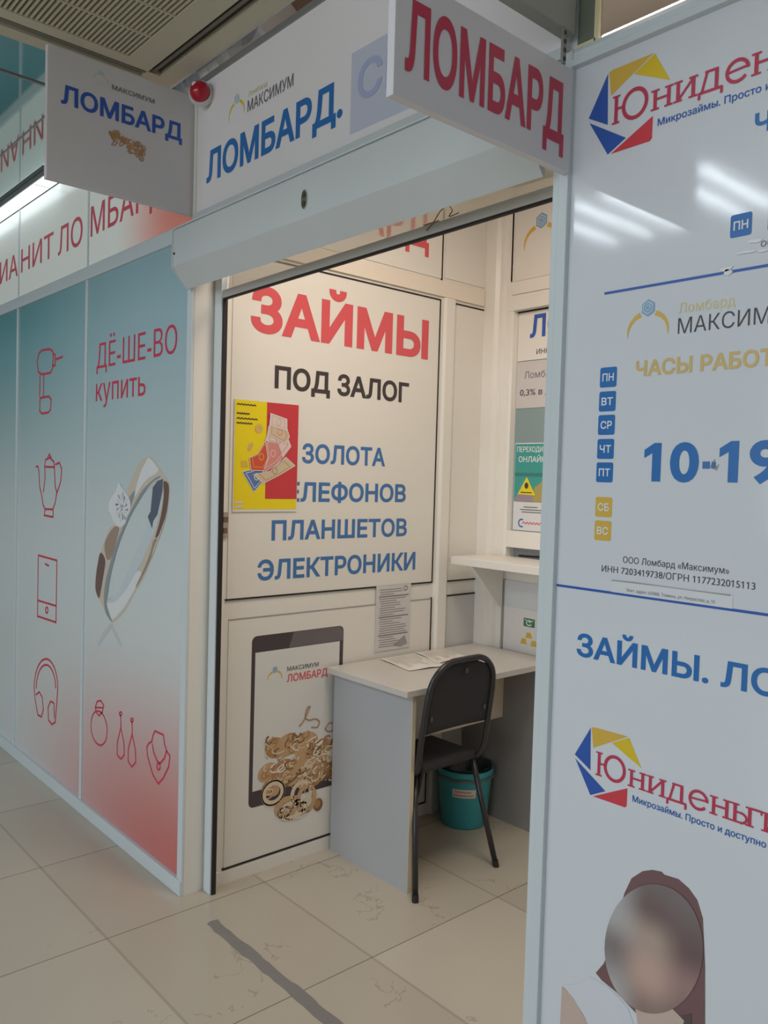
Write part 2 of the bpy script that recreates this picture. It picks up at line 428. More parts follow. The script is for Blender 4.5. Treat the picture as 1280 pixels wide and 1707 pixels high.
def winding(p, loops, boxes):
    w_ = 0
    for P, bx in zip(loops, boxes):
        if not (bx[0] <= p[0] <= bx[1] and bx[2] <= p[1] <= bx[3]): continue
        x0, y0 = P[-1]
        for x1, y1 in P:
            if (y0 <= p[1]) != (y1 <= p[1]):
                if (x1 - x0) * (p[1] - y0) / (y1 - y0) + x0 > p[0]: w_ += 1 if y1 > y0 else -1
            x0, y0 = x1, y1
    return w_
def fill(loops, positive):
    """triangles of the area the outlines wind around (self-crossing outlines allowed)"""
    pts = []; ed = []
    for P in loops:
        o = len(pts); pts += [Vector(p) for p in P]; ed += [(o + i, o + (i + 1) % len(P)) for i in range(len(P))]
    r = delaunay_2d_cdt(pts, ed, [], 0, 1e-5)
    V = [(v.x, v.y) for v in r[0]]; T = []
    bx = [(min(p[0] for p in P), max(p[0] for p in P), min(p[1] for p in P), max(p[1] for p in P)) for P in loops]
    for f in r[2]:
        c = (sum(V[i][0] for i in f) / 3, sum(V[i][1] for i in f) / 3); k = winding(c, loops, bx)
        if k > 0 or (k and not positive):
            a, b, d = (V[i] for i in f)
            T.append(tuple(f) if (b[0] - a[0]) * (d[1] - a[1]) - (b[1] - a[1]) * (d[0] - a[0]) > 0 else tuple(f)[::-1])
    return V, T
def rim(V, T):
    E_ = {}
    for t in T:
        for i in range(3): E_[t[i], t[(i + 1) % 3]] = 1
    nx = {}
    for (a, b) in E_:
        if (b, a) not in E_: nx.setdefault(a, []).append(b)
    L = []
    while nx:
        st = next(iter(nx)); c = st; P = []
        while c in nx:
            P.append(V[c]); n_ = nx[c].pop()
            if not nx[c]: del nx[c]
            c = n_
        if len(P) > 2: L.append(P)
    return L
def text_mesh(s, bold):
    key = (s, bold)
    if key in _TX: return _TX[key]
    V, T = fill(contours(s), False)
    if abs(bold) > 1e-4: V, T = fill([grow(P, bold) for P in rim(V, T)], True)
    us = sorted({i for t in T for i in t}); mp = {j: i for i, j in enumerate(us)}
    _TX[key] = ([V[j] + (0,) for j in us], [tuple(mp[i] for i in t) for t in T]); return _TX[key]
def ink(s, bold):
    vs, _ = text_mesh(s, bold); xs = [v[0] for v in vs]; return min(xs), max(xs)
def text(bm, pl, s, u0, v0, cap, u1=None, sub=None, bold=0.0, lay=1.5):
    """set a line of capitals with its ink starting at u0 on the baseline v0; width fitted so that `sub` (or s) ends at u1"""
    vs, fs = text_mesh(s, bold)
    hv, _ = text_mesh('Н', bold); ch = max(v[1] for v in hv) - min(v[1] for v in hv); yb = min(v[1] for v in hv)
    sy = cap / ch
    a, b = ink(s, bold); c = ink(sub, bold)[1] if sub else b
    sx = (u1 - u0) / (c - a) if u1 is not None else sy
    q = [bm.verts.new(pl(u0 + (x - a) * sx, v0 + (y - yb) * sy, (lay + 0.08 * i) * MM * 0.6)) for x, y, i in vs]
    for f in fs:
        try: bm.faces.new([q[i] for i in f])
        except ValueError: pass
    bmesh.ops.delete(bm, geom=[v for v in bm.verts if not v.link_faces], context='VERTS')
    return bm
def lettering(pl, s, u0, v0, cap, u1, m, parent, sub=None, bold=0.026, lay=1.5):
    return flat('lettering', text(bmesh.new(), pl, s, u0, v0, cap, u1, sub, bold, lay), m, parent, pl)
def flat(name, bm, m, parent, pl):
    """link a printed layer with all its faces turned outwards"""
    nrm = pl(0, 0, 1) - pl(0, 0, 0); bm.normal_update()
    bmesh.ops.reverse_faces(bm, faces=[f for f in bm.faces if f.normal.dot(nrm) < 0])
    return link(name, bm, m, parent, recalc=False)
def poly_part(name, pl, pts, m, parent, lay=1): return link(name, poly(bmesh.new(), pl, pts, lay), m, parent)
def ring_logo(pl, gx, gy, r, parent, gem=GEMBLUE, arc=YELG, wide=1.0):
    """the gem-and-ring mark: a hexagon stone above two yellow crescents"""
    bm = bmesh.new(); hexa = [(gx + r * math.cos(PI / 6 + k * PI / 3) * wide * 0.95, gy + r * math.sin(PI / 6 + k * PI / 3)) for k in range(6)]
    poly(bm, pl, hexa, 1.2)
    g = link('gem_mark', bm, gem, parent)
    bm = bmesh.new()
    stroke(bm, pl, [(gx + 0.66 * r * math.cos(PI / 6 + k * PI / 3) * wide, gy + 0.66 * r * math.sin(PI / 6 + k * PI / 3)) for k in range(6)], r * 0.12, 2.6, True)
    stroke(bm, pl, [(gx + 0.34 * r * math.cos(k * PI / 3) * wide, gy + 0.34 * r * math.sin(k * PI / 3)) for k in range(6)], r * 0.10, 2.6, True)
    link('gem_facets', bm, GEMLITE, g)
    for sgn in (-1, 1):
        bm = bmesh.new(); o = []; i_ = []
        for k in range(9):
            t = k / 8; ang = math.radians(66 - 84 * t) ; R = 2.65 * r; wdt = r * 0.62 * (1 - t) ** 0.8 + 0.02 * r
            cxx, cyy = gx, gy - 2.55 * r
            o.append((cxx + sgn * wide * R * math.cos(ang), cyy + R * math.sin(ang) * 0.88))
            i_.append((cxx + sgn * wide * (R - wdt) * math.cos(ang), cyy + (R - wdt) * math.sin(ang) * 0.88))
        poly(bm, pl, o + i_[::-1], 1.2); link('ring_mark', bm, arc, parent)

# ------------------------------------------------------------------ the setting
YF = -0.08          # face of the shop front
XW = -2.61          # inner left wall
YB = 1.45           # cashier wall
struct('floor', B(-9.0, 4.0, -9.0, 3.2, -0.05, 0.0), FLOOR)
bm = B(-2.77, 4.0, -1.9, -0.115, 2.88, 2.93); struct('ceiling', bm, CEIL_GREY)
# mirrored ceiling tiles over the walkway to the left, with thin joints
mc = struct('ceiling_mirror', B(-9.0, -2.775, -1.9, YF, 2.88, 2.90), MIRROR)
bm = bmesh.new()
for yy in (-0.36, -0.96, -1.56): box(bm, -9.0, -2.775, yy - 0.003, yy + 0.003, 2.878, 2.881)
for xx in (-3.05, -4.9, -6.7): box(bm, xx - 0.006, xx + 0.006, -1.9, YF, 2.876, 2.881)
link('joint_strip', bm, ALU, mc)
struct('ceiling_slab', B(-9.0, 4.0, -0.115, 3.2, 3.34, 3.40), BEIGE_SLAB)
struct('ceiling_hall', B(-10.0, 5.0, -9.0, -1.9, 4.05, 4.10), CEIL_GREY)
struct('wall_hall', B(-10.0, 5.0, -9.05, -9.0, 0.0, 4.05), HALL_GREY)
struct('wall_soffit', B(-9.0, 4.0, -1.93, -1.9, 2.88, 4.05), HALL_GREY)
struct('wall_left', B(XW - 0.05, XW, 0.02, YB, 0.0, 2.86), PVC_PROFILE)
bm = bmesh.new()
box(bm, XW, -2.462, YB, YB + 0.05, 0.0, 2.86)        # left of the cash window
box(bm, -2.462, 0.2, YB, YB + 0.05, 0.0, 1.155); box(bm, -2.462, 0.2, YB, YB + 0.05, 2.31, 2.86)
box(bm, -1.55, 0.2, YB, YB + 0.05, 1.155, 2.31)
struct('wall_back', bm, PVC)
struct('wall_right', B(0.2, 0.25, YF + 0.03, YB + 0.05, 0.0, 2.86), PVC)
struct('wall_back_office', B(-3.4, 0.4, 2.6, 2.65, 0.0, 3.34), HALL_GREY)
# mouldings of the cashier wall: corner post and two ledge lines
bm = bmesh.new(); prism(bm, [(XW, YB), (XW, YB - 0.045), (XW + 0.07, YB - 0.045), (XW + 0.085, YB - 0.03), (XW + 0.105, YB - 0.03), (XW + 0.115, YB - 0.016), (XW + 0.145, YB - 0.016), (XW + 0.145, YB)], 'z', 0.0, 2.86)
struct('trim_1', bm, PVC_PROFILE)
bm = bmesh.new(); box(bm, XW + 0.115, -1.1, YB - 0.014, YB, 2.372, 2.43); box(bm, XW + 0.09, -1.1, YB - 0.018, YB, 2.300, 2.368)
struct('trim_2', bm, PVC_PROFILE)
# shop front frame of the left windows: rails, mullions, corner post
def bar(x0, x1, z0, z1, d=0.012): return (x0, x1, YF - d, YF + 0.03, z0, z1)
struct('trim_3', B(*bar(-7.0, -2.62, 2.345, 2.40), bevel=0.003), ALU_WHITE)
struct('trim_4', B(-7.0, -2.621, YF - 0.016, YF + 0.001, 0.0, 0.055, bevel=0.002), ALU_WHITE)
for i, xx in enumerate((-4.49, -3.576)):
    struct('trim_%d' % (5 + i), B(xx - 0.012, xx + 0.012, YF - 0.007, YF + 0.03, 0.055, 2.345, bevel=0.002), ALU_WHITE)
    struct('trim_%d' % (7 + i), B(xx - 0.008, xx + 0.008, YF - 0.003, YF + 0.03, 2.40, 2.85), ALU_WHITE)
struct('trim_9', B(-2.656, -2.621, YF - 0.01, YF + 0.001, 0.055, 2.345, bevel=0.002), ALU_WHITE)
struct('trim_10', B(-2.68, -2.620, YF + 0.001, 0.018, 0.0, 2.345), PVC_PROFILE)
# opening edge at the right and the frame round the large right board
bm = bmesh.new(); box(bm, -1.082, -1.062, YF - 0.008, YF + 0.10, 0.0, 2.40, bevel=0.002); box(bm, -1.064, -1.040, YF - 0.014, YF + 0.05, 0.0, 2.40, bevel=0.003)
struct('trim_11', bm, ALU_WHITE)
bm = bmesh.new(); prism(bm, [(YF - 0.016, 2.365), (YF - 0.016, 2.378), (YF - 0.010, 2.382), (YF - 0.010, 2.394), (YF - 0.004, 2.405), (YF + 0.04, 2.405), (YF + 0.04, 2.365)], 'x', -1.04, 0.2)
struct('trim_12', bm, ALU_WHITE)
struct('trim_13', B(-1.085, -1.046, YF + 0.01, YF + 0.06, 2.40, 3.34), ALU_WHITE)
bm = bmesh.new(); box(bm, -1.044, -0.995, YF - 0.002, YF + 0.006, 2.405, 2.412); box(bm, -0.998, -0.988, YF - 0.002, YF + 0.006, 2.405, 3.34)
struct('trim_14', bm, mat('bare_wood_edge', rgb(226, 214, 170), 0.5))
bm = B(-1.044, -0.992, YF + 0.008, YF + 0.014, 2.408, 3.34); struct('window_2', bm, mat('green_grey_glass', rgb(120, 126, 112), 0.1))

# ------------------------------------------------------------------ left shop front: printed window boards
PF = front(YF)
def facade_panel(x0, x1, z0, z1, label, group=None):
    t = thing('printed_window_board', label, 'wall board', ((x0 + x1) / 2, YF, z0), group)
    link('board', B(x0, x1, YF, YF + 0.012, z0, z1), FACADE, t); return t
TEAL_TXT = (212, 58, 84)
pR = facade_panel(-3.564, -2.65, 0.055, 2.345, 'tall teal to salmon board with a printed diamond ring, nearest the roller shutter')
pM = facade_panel(-4.478, -3.588, 0.055, 2.345, 'tall teal board with a column of line icons: drill, coffee pot, phone, headphones')
pL = facade_panel(-7.0, -4.502, 0.055, 2.345, 'plain teal board at the left edge of the photo, lower row')
ttR = facade_panel(-3.568, -2.622, 2.40, 2.85, 'upper white board fading to pink, partly behind the hanging sign')
ttM = facade_panel(-4.482, -3.584, 2.40, 2.85, 'upper white board with red letters НИТ ЛО')
ttL = facade_panel(-7.0, -4.498, 2.40, 2.85, 'upper white board at the left edge with red letters ИА')
lettering(PF, 'ИА', -4.812, 2.519, 0.118, -4.512, PINK_UP, ttL, bold=0.006)
lettering(PF, 'М', -5.10, 2.519, 0.118, -4.86, PINK_UP, ttL, bold=0.006)
lettering(PF, 'НИТ', -4.461, 2.523, 0.119, -4.00, PINK_UP, ttM, bold=0.006)
lettering(PF, 'ЛО', -3.94, 2.515, 0.129, -3.645, PINK_UP, ttM, bold=0.006)
lettering(PF, 'МБАРД', -3.555, 2.526, 0.128, -3.125, PINK_UP, ttR, sub='МБА', bold=0.006)
lettering(PF, 'ДЁ-ШЕ-ВО', -3.470, 1.953, 0.105, -2.745, PINK_LINE, pR, bold=-0.004)
lettering(PF, 'купить', -3.473, 1.814, 0.100, -2.996, PINK_LINE, pR, bold=0.0)

# pixel-measured outlines on this board, as (u, v) metres along it
def icon(name, strokes, parent, wd, m=PINK_LINE):
    bm = bmesh.new()
    for pts, cl in strokes: stroke(bm, PF, pts, wd, 1.2, cl)
    return link(name, bm, m, parent)
icon('drill_icon', [([(-4.183, 2.086), (-4.139, 2.097), (-4.038, 2.093), (-3.995, 2.079), (-3.986, 2.048), (-3.998, 1.994), (-4.020, 1.979), (-4.135, 1.980), (-4.188, 1.994), (-4.208, 2.047)], True), ([(-3.987, 2.066), (-3.961, 2.058), (-3.960, 2.010), (-3.993, 2.007)], False), ([(-3.961, 2.036), (-3.864, 2.041)], False), ([(-4.111, 1.976), (-4.114, 1.871)], False), ([(-4.164, 1.978), (-4.167, 1.874)], False), ([(-4.160, 1.866), (-4.039, 1.868), (-4.007, 1.850), (-4.014, 1.805), (-4.042, 1.791), (-4.128, 1.789), (-4.164, 1.802)], True)], pM, 0.011)
icon('coffee_pot_icon', [([(-4.209, 1.529), (-4.179, 1.531), (-4.163, 1.506), (-4.152, 1.434), (-4.121, 1.388), (-4.099, 1.343), (-4.072, 1.325), (-3.970, 1.328), (-3.938, 1.360), (-3.918, 1.410), (-3.940, 1.439), (-3.955, 1.529), (-4.085, 1.530), (-4.077, 1.477), (-4.098, 1.405)], False), ([(-4.085, 1.532), (-4.074, 1.564), (-4.017, 1.574), (-3.961, 1.554), (-3.955, 1.529)], False), ([(-4.046, 1.573), (-4.024, 1.591), (-3.995, 1.573)], False), ([(-3.944, 1.541), (-3.890, 1.551), (-3.859, 1.520), (-3.871, 1.461), (-3.928, 1.395)], False), ([(-4.072, 1.323), (-4.083, 1.294), (-3.963, 1.292), (-3.964, 1.327)], False)], pM, 0.01)
icon('phone_icon', [([(-4.159, 1.092), (-3.907, 1.090), (-3.908, 0.796), (-4.161, 0.789)], True), ([(-4.157, 0.868), (-3.910, 0.874)], False), ([(-4.063, 1.059), (-4.011, 1.054)], False), ([(-4.016, 0.839), (-4.019, 0.830), (-4.027, 0.824), (-4.038, 0.822), (-4.046, 0.826), (-4.050, 0.834), (-4.047, 0.843), (-4.038, 0.849), (-4.028, 0.851), (-4.019, 0.847)], True)], pM, 0.01)
icon('headphone_icon', [([(-4.197, 0.419), (-4.196, 0.445), (-4.189, 0.472), (-4.177, 0.497), (-4.161, 0.522), (-4.141, 0.544), (-4.117, 0.563), (-4.092, 0.579), (-4.064, 0.590), (-4.036, 0.598), (-4.008, 0.601), (-3.981, 0.599), (-3.956, 0.593), (-3.934, 0.583), (-3.914, 0.570), (-3.898, 0.553), (-3.886, 0.533), (-3.878, 0.511), (-3.875, 0.487)], False), ([(-4.167, 0.425), (-4.166, 0.446), (-4.160, 0.467), (-4.150, 0.488), (-4.137, 0.507), (-4.121, 0.525), (-4.102, 0.541), (-4.081, 0.553), (-4.058, 0.563), (-4.035, 0.569), (-4.012, 0.572), (-3.990, 0.571), (-3.969, 0.566), (-3.951, 0.558), (-3.935, 0.548), (-3.921, 0.534), (-3.911, 0.518), (-3.905, 0.500), (-3.902, 0.481)], False), ([(-4.197, 0.419), (-4.183, 0.368), (-4.139, 0.299), (-4.091, 0.300), (-4.063, 0.343), (-4.082, 0.401), (-4.124, 0.417), (-4.172, 0.392)], False), ([(-3.875, 0.487), (-3.884, 0.425), (-3.903, 0.319), (-3.946, 0.298), (-3.992, 0.308), (-4.000, 0.368), (-3.967, 0.406), (-3.922, 0.406), (-3.914, 0.337)], False)], pM, 0.01)
icon('ring_icon', [([(-3.306, 0.443), (-3.304, 0.423), (-3.308, 0.403), (-3.318, 0.383), (-3.335, 0.367), (-3.355, 0.355), (-3.379, 0.347), (-3.404, 0.346), (-3.427, 0.350), (-3.448, 0.360), (-3.464, 0.375), (-3.474, 0.394), (-3.477, 0.415), (-3.472, 0.436), (-3.461, 0.456), (-3.444, 0.472), (-3.422, 0.484), (-3.398, 0.491), (-3.374, 0.492), (-3.350, 0.487), (-3.331, 0.476), (-3.316, 0.461)], True), ([(-3.432, 0.498), (-3.415, 0.528), (-3.375, 0.541), (-3.344, 0.528), (-3.356, 0.498), (-3.391, 0.471), (-3.422, 0.482)], True), ([(-3.432, 0.498), (-3.348, 0.516)], False)], pR, 0.008)
icon('earring_icon', [([(-3.175, 0.527), (-3.169, 0.481), (-3.203, 0.402), (-3.201, 0.354), (-3.164, 0.347), (-3.133, 0.373), (-3.138, 0.419), (-3.169, 0.472)], False), ([(-3.163, 0.534), (-3.165, 0.530), (-3.171, 0.526), (-3.178, 0.524), (-3.185, 0.525), (-3.187, 0.529), (-3.185, 0.533), (-3.179, 0.537), (-3.171, 0.539), (-3.165, 0.538)], True), ([(-3.067, 0.527), (-3.062, 0.482), (-3.098, 0.404), (-3.096, 0.357), (-3.061, 0.344), (-3.027, 0.373), (-3.033, 0.422), (-3.062, 0.473)], False), ([(-3.056, 0.534), (-3.058, 0.530), (-3.064, 0.526), (-3.071, 0.524), (-3.077, 0.525), (-3.079, 0.528), (-3.077, 0.533), (-3.071, 0.537), (-3.064, 0.539), (-3.058, 0.537)], True)], pR, 0.008)
icon('necklace_icon', [([(-2.866, 0.538), (-2.797, 0.541), (-2.784, 0.505), (-2.766, 0.486), (-2.742, 0.476), (-2.750, 0.434), (-2.791, 0.379), (-2.832, 0.345), (-2.877, 0.366), (-2.925, 0.426), (-2.933, 0.457), (-2.917, 0.477), (-2.891, 0.491), (-2.881, 0.519)], True), ([(-2.887, 0.485), (-2.875, 0.456), (-2.844, 0.428), (-2.818, 0.427), (-2.785, 0.456), (-2.769, 0.489)], False), ([(-2.818, 0.415), (-2.820, 0.407), (-2.827, 0.400), (-2.835, 0.398), (-2.842, 0.401), (-2.845, 0.407), (-2.843, 0.416), (-2.836, 0.422), (-2.828, 0.425), (-2.821, 0.422)], True)], pR, 0.008)
# ring graphic
def cs(pts, sub=4):
    n = len(pts); P = [Vector((p[0], p[1], 0)) for p in pts]; o = []
    for i in range(n):
        p0, p1, p2, p3 = P[i - 1], P[i], P[(i + 1) % n], P[(i + 2) % n]
        for k in range(sub):
            t = k / sub; v = 0.5 * ((2 * p1) + (p2 - p0) * t + (2 * p0 - 5 * p1 + 4 * p2 - p3) * t * t + (3 * p1 - p0 - 3 * p2 + p3) * t ** 3); o.append((v.x, v.y))
    return o
rg = poly_part('ring_print', PF, cs([(-2.954, 1.578), (-2.896, 1.554), (-2.834, 1.515), (-2.794, 1.489), (-2.782, 1.458), (-2.785, 1.415), (-2.806, 1.352), (-2.843, 1.295), (-2.887, 1.232), (-2.943, 1.158), (-2.987, 1.104), (-3.060, 1.042), (-3.135, 0.969), (-3.214, 0.915), (-3.275, 0.890), (-3.319, 0.917), (-3.331, 0.968), (-3.317, 0.984), (-3.248, 1.010), (-3.178, 1.057), (-3.121, 1.128), (-3.047, 1.214), (-2.976, 1.294), (-2.938, 1.345), (-2.922, 1.402), (-2.917, 1.462), (-2.963, 1.453), (-3.017, 1.422), (-3.072, 1.379), (-3.128, 1.330), (-3.176, 1.280), (-3.221, 1.221), (-3.260, 1.153), (-3.295, 1.079), (-3.318, 1.014), (-3.334, 0.968), (-3.341, 0.931), (-3.386, 0.957), (-3.427, 0.978), (-3.455, 1.011), (-3.452, 1.062), (-3.432, 1.119), (-3.394, 1.181), (-3.352, 1.233), (-3.311, 1.280), (-3.249, 1.310), (-3.171, 1.400), (-3.133, 1.460), (-3.077, 1.520), (-3.023, 1.562)]), STEELS[1], pR, 1)
poly_part('inner_band', PF, cs([(-2.917, 1.462), (-2.879, 1.487), (-2.838, 1.495), (-2.839, 1.421), (-2.867, 1.348), (-2.912, 1.274), (-2.972, 1.204), (-3.044, 1.131), (-3.138, 1.045), (-3.247, 0.980), (-3.331, 0.967), (-3.248, 1.010), (-3.178, 1.057), (-3.121, 1.128), (-3.047, 1.214), (-2.976, 1.294), (-2.938, 1.345), (-2.922, 1.402)]), STEELS[0], rg, 1.6)
poly_part('dark_reflection', PF, [(-2.917, 1.462), (-2.879, 1.487), (-2.835, 1.496), (-2.837, 1.452), (-2.856, 1.404), (-2.875, 1.360), (-2.909, 1.334), (-2.918, 1.305), (-2.956, 1.348), (-2.933, 1.369)], STEELS[2], rg, 2.2)
poly_part('brown_reflection', PF, cs([(-2.831, 1.484), (-2.797, 1.481), (-2.786, 1.454), (-2.796, 1.391), (-2.822, 1.335), (-2.865, 1.281), (-2.889, 1.275), (-2.861, 1.325), (-2.838, 1.382), (-2.826, 1.437)]), STEELS[3], rg, 2.2)
poly_part('brown_reflection', PF, cs([(-3.398, 1.171), (-3.349, 1.144), (-3.364, 1.080), (-3.392, 1.005), (-3.409, 0.976), (-3.444, 1.008), (-3.443, 1.063), (-3.423, 1.128)]), STEELS[3], rg, 2.2)
poly_part('dark_edge', PF, cs([(-2.894, 1.498), (-2.851, 1.502), (-2.920, 1.482), (-2.981, 1.444), (-3.044, 1.397), (-3.109, 1.342), (-3.162, 1.285), (-3.213, 1.222), (-3.253, 1.158), (-3.289, 1.089), (-3.314, 1.015), (-3.325, 0.960), (-3.271, 0.897), (-3.336, 0.923), (-3.356, 0.983), (-3.341, 1.056), (-3.305, 1.122), (-3.255, 1.205), (-3.196, 1.275), (-3.138, 1.334), (-3.073, 1.395), (-3.000, 1.452)]), STEELS[6], rg, 2.4)
poly_part('lower_sheen', PF, cs([(-3.247, 0.980), (-3.138, 1.045), (-3.044, 1.127), (-3.002, 1.119), (-3.060, 1.054), (-3.155, 0.970), (-3.234, 0.920), (-3.267, 0.905), (-3.308, 0.923), (-3.325, 0.964)]), STEELS[5], rg, 2.0)
poly_part('tan_reflection', PF, cs([(-2.876, 1.268), (-2.892, 1.231), (-2.952, 1.157), (-3.023, 1.084), (-3.051, 1.068), (-2.988, 1.137), (-2.932, 1.208), (-2.906, 1.258)]), STEELS[4], rg, 2.2)
poly_part('highlight', PF, cs([(-2.957, 1.573), (-2.905, 1.550), (-2.877, 1.522), (-2.965, 1.493), (-3.028, 1.455), (-3.074, 1.420), (-3.057, 1.471), (-3.021, 1.521), (-2.985, 1.554)]), STEELS[5], rg, 1.4)
poly_part('tan_reflection', PF, cs([(-3.352, 1.224), (-3.269, 1.287), (-3.215, 1.286), (-3.249, 1.219), (-3.285, 1.164), (-3.323, 1.147), (-3.350, 1.171)]), STEELS[4], rg, 1.5)
poly_part('pale_streak', PF, cs([(-3.131, 1.410), (-3.075, 1.445), (-3.092, 1.403), (-3.149, 1.346), (-3.169, 1.357)]), STEELS[6], rg, 1.5)
poly_part('warm_edge', PF, cs([(-2.803, 1.360), (-2.835, 1.303), (-2.884, 1.236), (-2.917, 1.189), (-2.905, 1.226), (-2.865, 1.277), (-2.825, 1.331)]), STEELS[1], rg, 2.6)
st = poly_part('diamond_print', PF, cs([(-3.224, 1.473), (-3.203, 1.459), (-3.172, 1.442), (-3.136, 1.422), (-3.111, 1.394), (-3.114, 1.360), (-3.141, 1.338), (-3.155, 1.311), (-3.197, 1.292), (-3.236, 1.295), (-3.269, 1.311), (-3.296, 1.338), (-3.318, 1.359), (-3.315, 1.390), (-3.284, 1.417), (-3.249, 1.440)]), STEELS[5], rg, 3)
dcx, dcz, dr = -3.190, 1.374, 0.060
for k in range(16):
    a0 = k * PI / 8; r0, r1 = (0.45, 1.0) if k % 2 else (0.30, 0.85)
    poly_part('facet', PF, [(dcx + dr * r0 * math.cos(a0), dcz + 1.0 * dr * r0 * math.sin(a0)), (dcx + dr * r1 * math.cos(a0 + .17), dcz + dr * r1 * math.sin(a0 + .17)), (dcx + dr * r1 * math.cos(a0 + .36), dcz + dr * r1 * math.sin(a0 + .36))], STEELS[(6, 0, 2, 6, 0)[k % 5]], st, 3.7)
for k in range(3): poly_part('facet', PF, [(dcx + dr * .34 * math.cos(k * 2.1), dcz + dr * .34 * math.sin(k * 2.1)), (dcx + dr * .22 * math.cos(k * 2.1 + 1.2), dcz + dr * .22 * math.sin(k * 2.1 + 1.2)), (dcx, dcz)], STEELS[6], st, 3.9)
poly_part('soft_reflection', PF, [(-3.296, 0.883), (-3.271, 0.887), (-3.236, 0.863), (-3.198, 0.832), (-3.169, 0.809), (-3.189, 0.806), (-3.242, 0.840), (-3.279, 0.868), (-3.316, 0.837), (-3.380, 0.791), (-3.406, 0.768), (-3.424, 0.765), (-3.381, 0.818), (-3.338, 0.853)], mat('pale_shadow_print', rgb(202, 208, 208), 0.3), rg, 1)

# ------------------------------------------------------------------ hanging sign left
XS = -2.62
t = thing('hanging_sign', 'white hanging sign with blue lettering and a gold heap, left of the red alarm lamp', 'sign', (XS, -0.33, 2.41))
link('board', B(XS - 0.02, XS, -0.592, -0.094, 2.411, 2.815, bevel=0.002), mat('sign_dull_white', rgb(218, 213, 213), 0.4), t)
PS = side(XS)
lettering(PS, 'ЛОМБАРД', -0.550, 2.649, 0.060, -0.140, BLUE3, t, bold=0.03)
lettering(PS, 'МАКСИМУМ', -0.389, 2.744, 0.0155, -0.243, GREYTXT, t, bold=0.012)
ring_logo(PS, -0.427, 2.783, 0.0085, t, GEMLITE, PALEYEL)
random.seed(5)
bm = bmesh.new()
for k in range(26):
    a = random.random(); cu = -0.392 + 0.115 * a; cv = 2.602 - 0.03 * a + random.uniform(-0.022, 0.022)
    o = ell(cu, cv, random.uniform(.006, .013), random.uniform(.003, .008), 10, tilt=random.uniform(0, 180))
    stroke(bm, PS, o, 0.003, 1.2 + 0.05 * k, True)
link('gold_heap_print', bm, GOLDS[1], t)
bm = bmesh.new()
for k in range(9): poly(bm, PS, ell(-0.388 + 0.0125 * k, 2.604 - 0.0035 * k + random.uniform(-.008, .008), random.uniform(.008, .014), random.uniform(.006, .012), 12, tilt=random.uniform(0, 90)), 0.6 + 0.02 * k)
link('gold_heap_ground', bm, GOLDS[2], t)
link('bracket', B(XS - 0.03, XS + 0.004, -0.094, -0.0925, 2.411, 2.85), ALU_WHITE, t)

# ------------------------------------------------------------------ fascia above the shutter
t = thing('fascia_sign', 'long white fascia board with blue lettering above the roller shutter', 'sign', (-1.83, YF, 2.405))
link('board', B(-2.602, -1.062, YF - 0.012, YF + 0.02, 2.412, 2.842), SIGN_WHITE, t)
bm = bmesh.new(); box(bm, -2.606, -1.062, YF - 0.018, YF + 0.02, 2.842, 2.862, bevel=0.003); link('top_rail', bm, ALU, t)
link('end_rail', B(-2.61, -2.598, YF - 0.018, YF + 0.02, 2.412, 2.842), PVC_PROFILE, t)
link('bottom_rail', B(-2.61, -1.062, YF - 0.02, YF + 0.02, 2.3885, 2.412), SHUTTER_WHITE, t)
PFA = front(YF - 0.012)
# the lettering stands 12 mm nearer, so its measures shrink by a hair
def q(u): return u * (1.41 - 0.012) / 1.41
def qz(z): return 1.52 + (z - 1.52) * (1.41 - 0.012) / 1.41
lettering(PFA, 'ЛОМБАРД.', q(-2.553), qz(2.507), 0.105, q(-1.81), BLUE, t, bold=0.03)
lettering(PFA, 'МАКСИМУМ', q(-2.299), qz(2.668), 0.036, q(-2.048), GREYTXT, t, bold=0.008)
lettering(PFA, 'Ломбард', q(-2.297), qz(2.715), 0.016, q(-2.188), PALEYEL, t, bold=0.0)
ring_logo(PFA, q(-2.366), qz(2.732), 0.018, t, GEMLITE, YEL)
poly_part('lilac_patch', PFA, [(q(-1.775), qz(2.447)), (q(-1.45), qz(2.443)), (q(-1.45), qz(2.659)), (q(-1.775), qz(2.662))], PALELILAC, t, 1)  # pale lilac patch under pale blue letters on the board
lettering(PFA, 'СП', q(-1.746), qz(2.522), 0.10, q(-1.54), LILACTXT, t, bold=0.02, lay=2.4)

# red alarm lamp on the corner of the fascia
t = thing('alarm_lamp', 'round red alarm lamp on a white base at the fascia corner', 'lamp', (-2.585, YF - 0.012, 2.80))
cx, cy, cz = -2.527, -0.122, 2.787
TURN = Matrix.Translation((cx, cy, cz)) @ Matrix.Rotation(math.radians(47), 4, 'Z')      # it looks out across the corner
def disc(y0, y1, r, r2=None):
    bm = bmesh.new(); n = 36; A = []; C = []
    for k in range(n):
        a = 2 * PI * k / n; A.append(bm.verts.new(TURN @ Vector((r * math.cos(a), y0, r * math.sin(a))))); C.append(bm.verts.new(TURN @ Vector(((r2 or r) * math.cos(a), y1, (r2 or r) * math.sin(a)))))
    bm.faces.new(A); bm.faces.new(C[::-1])
    for k in range(n): bm.faces.new((A[k], A[(k + 1) % n], C[(k + 1) % n], C[k]))
    return bm
PLASTIC = mat('white_plastic', rgb(214, 210, 204), 0.4)
link('base', disc(0.004, -0.012, 0.042, 0.038), PLASTIC, t)
link('mount', tube(bmesh.new(), [(cx - .003, cy + .002, cz), (cx - .026, YF - .0200, cz)], .013, 14), PLASTIC, t)
bm = bmesh.new(); bmesh.ops.create_uvsphere(bm, u_segments=28, v_segments=16, radius=0.034)
for v in bm.verts: v.co = TURN @ Vector((v.co.x, min(v.co.y * 1.05 - 0.012, -0.0125), v.co.z))
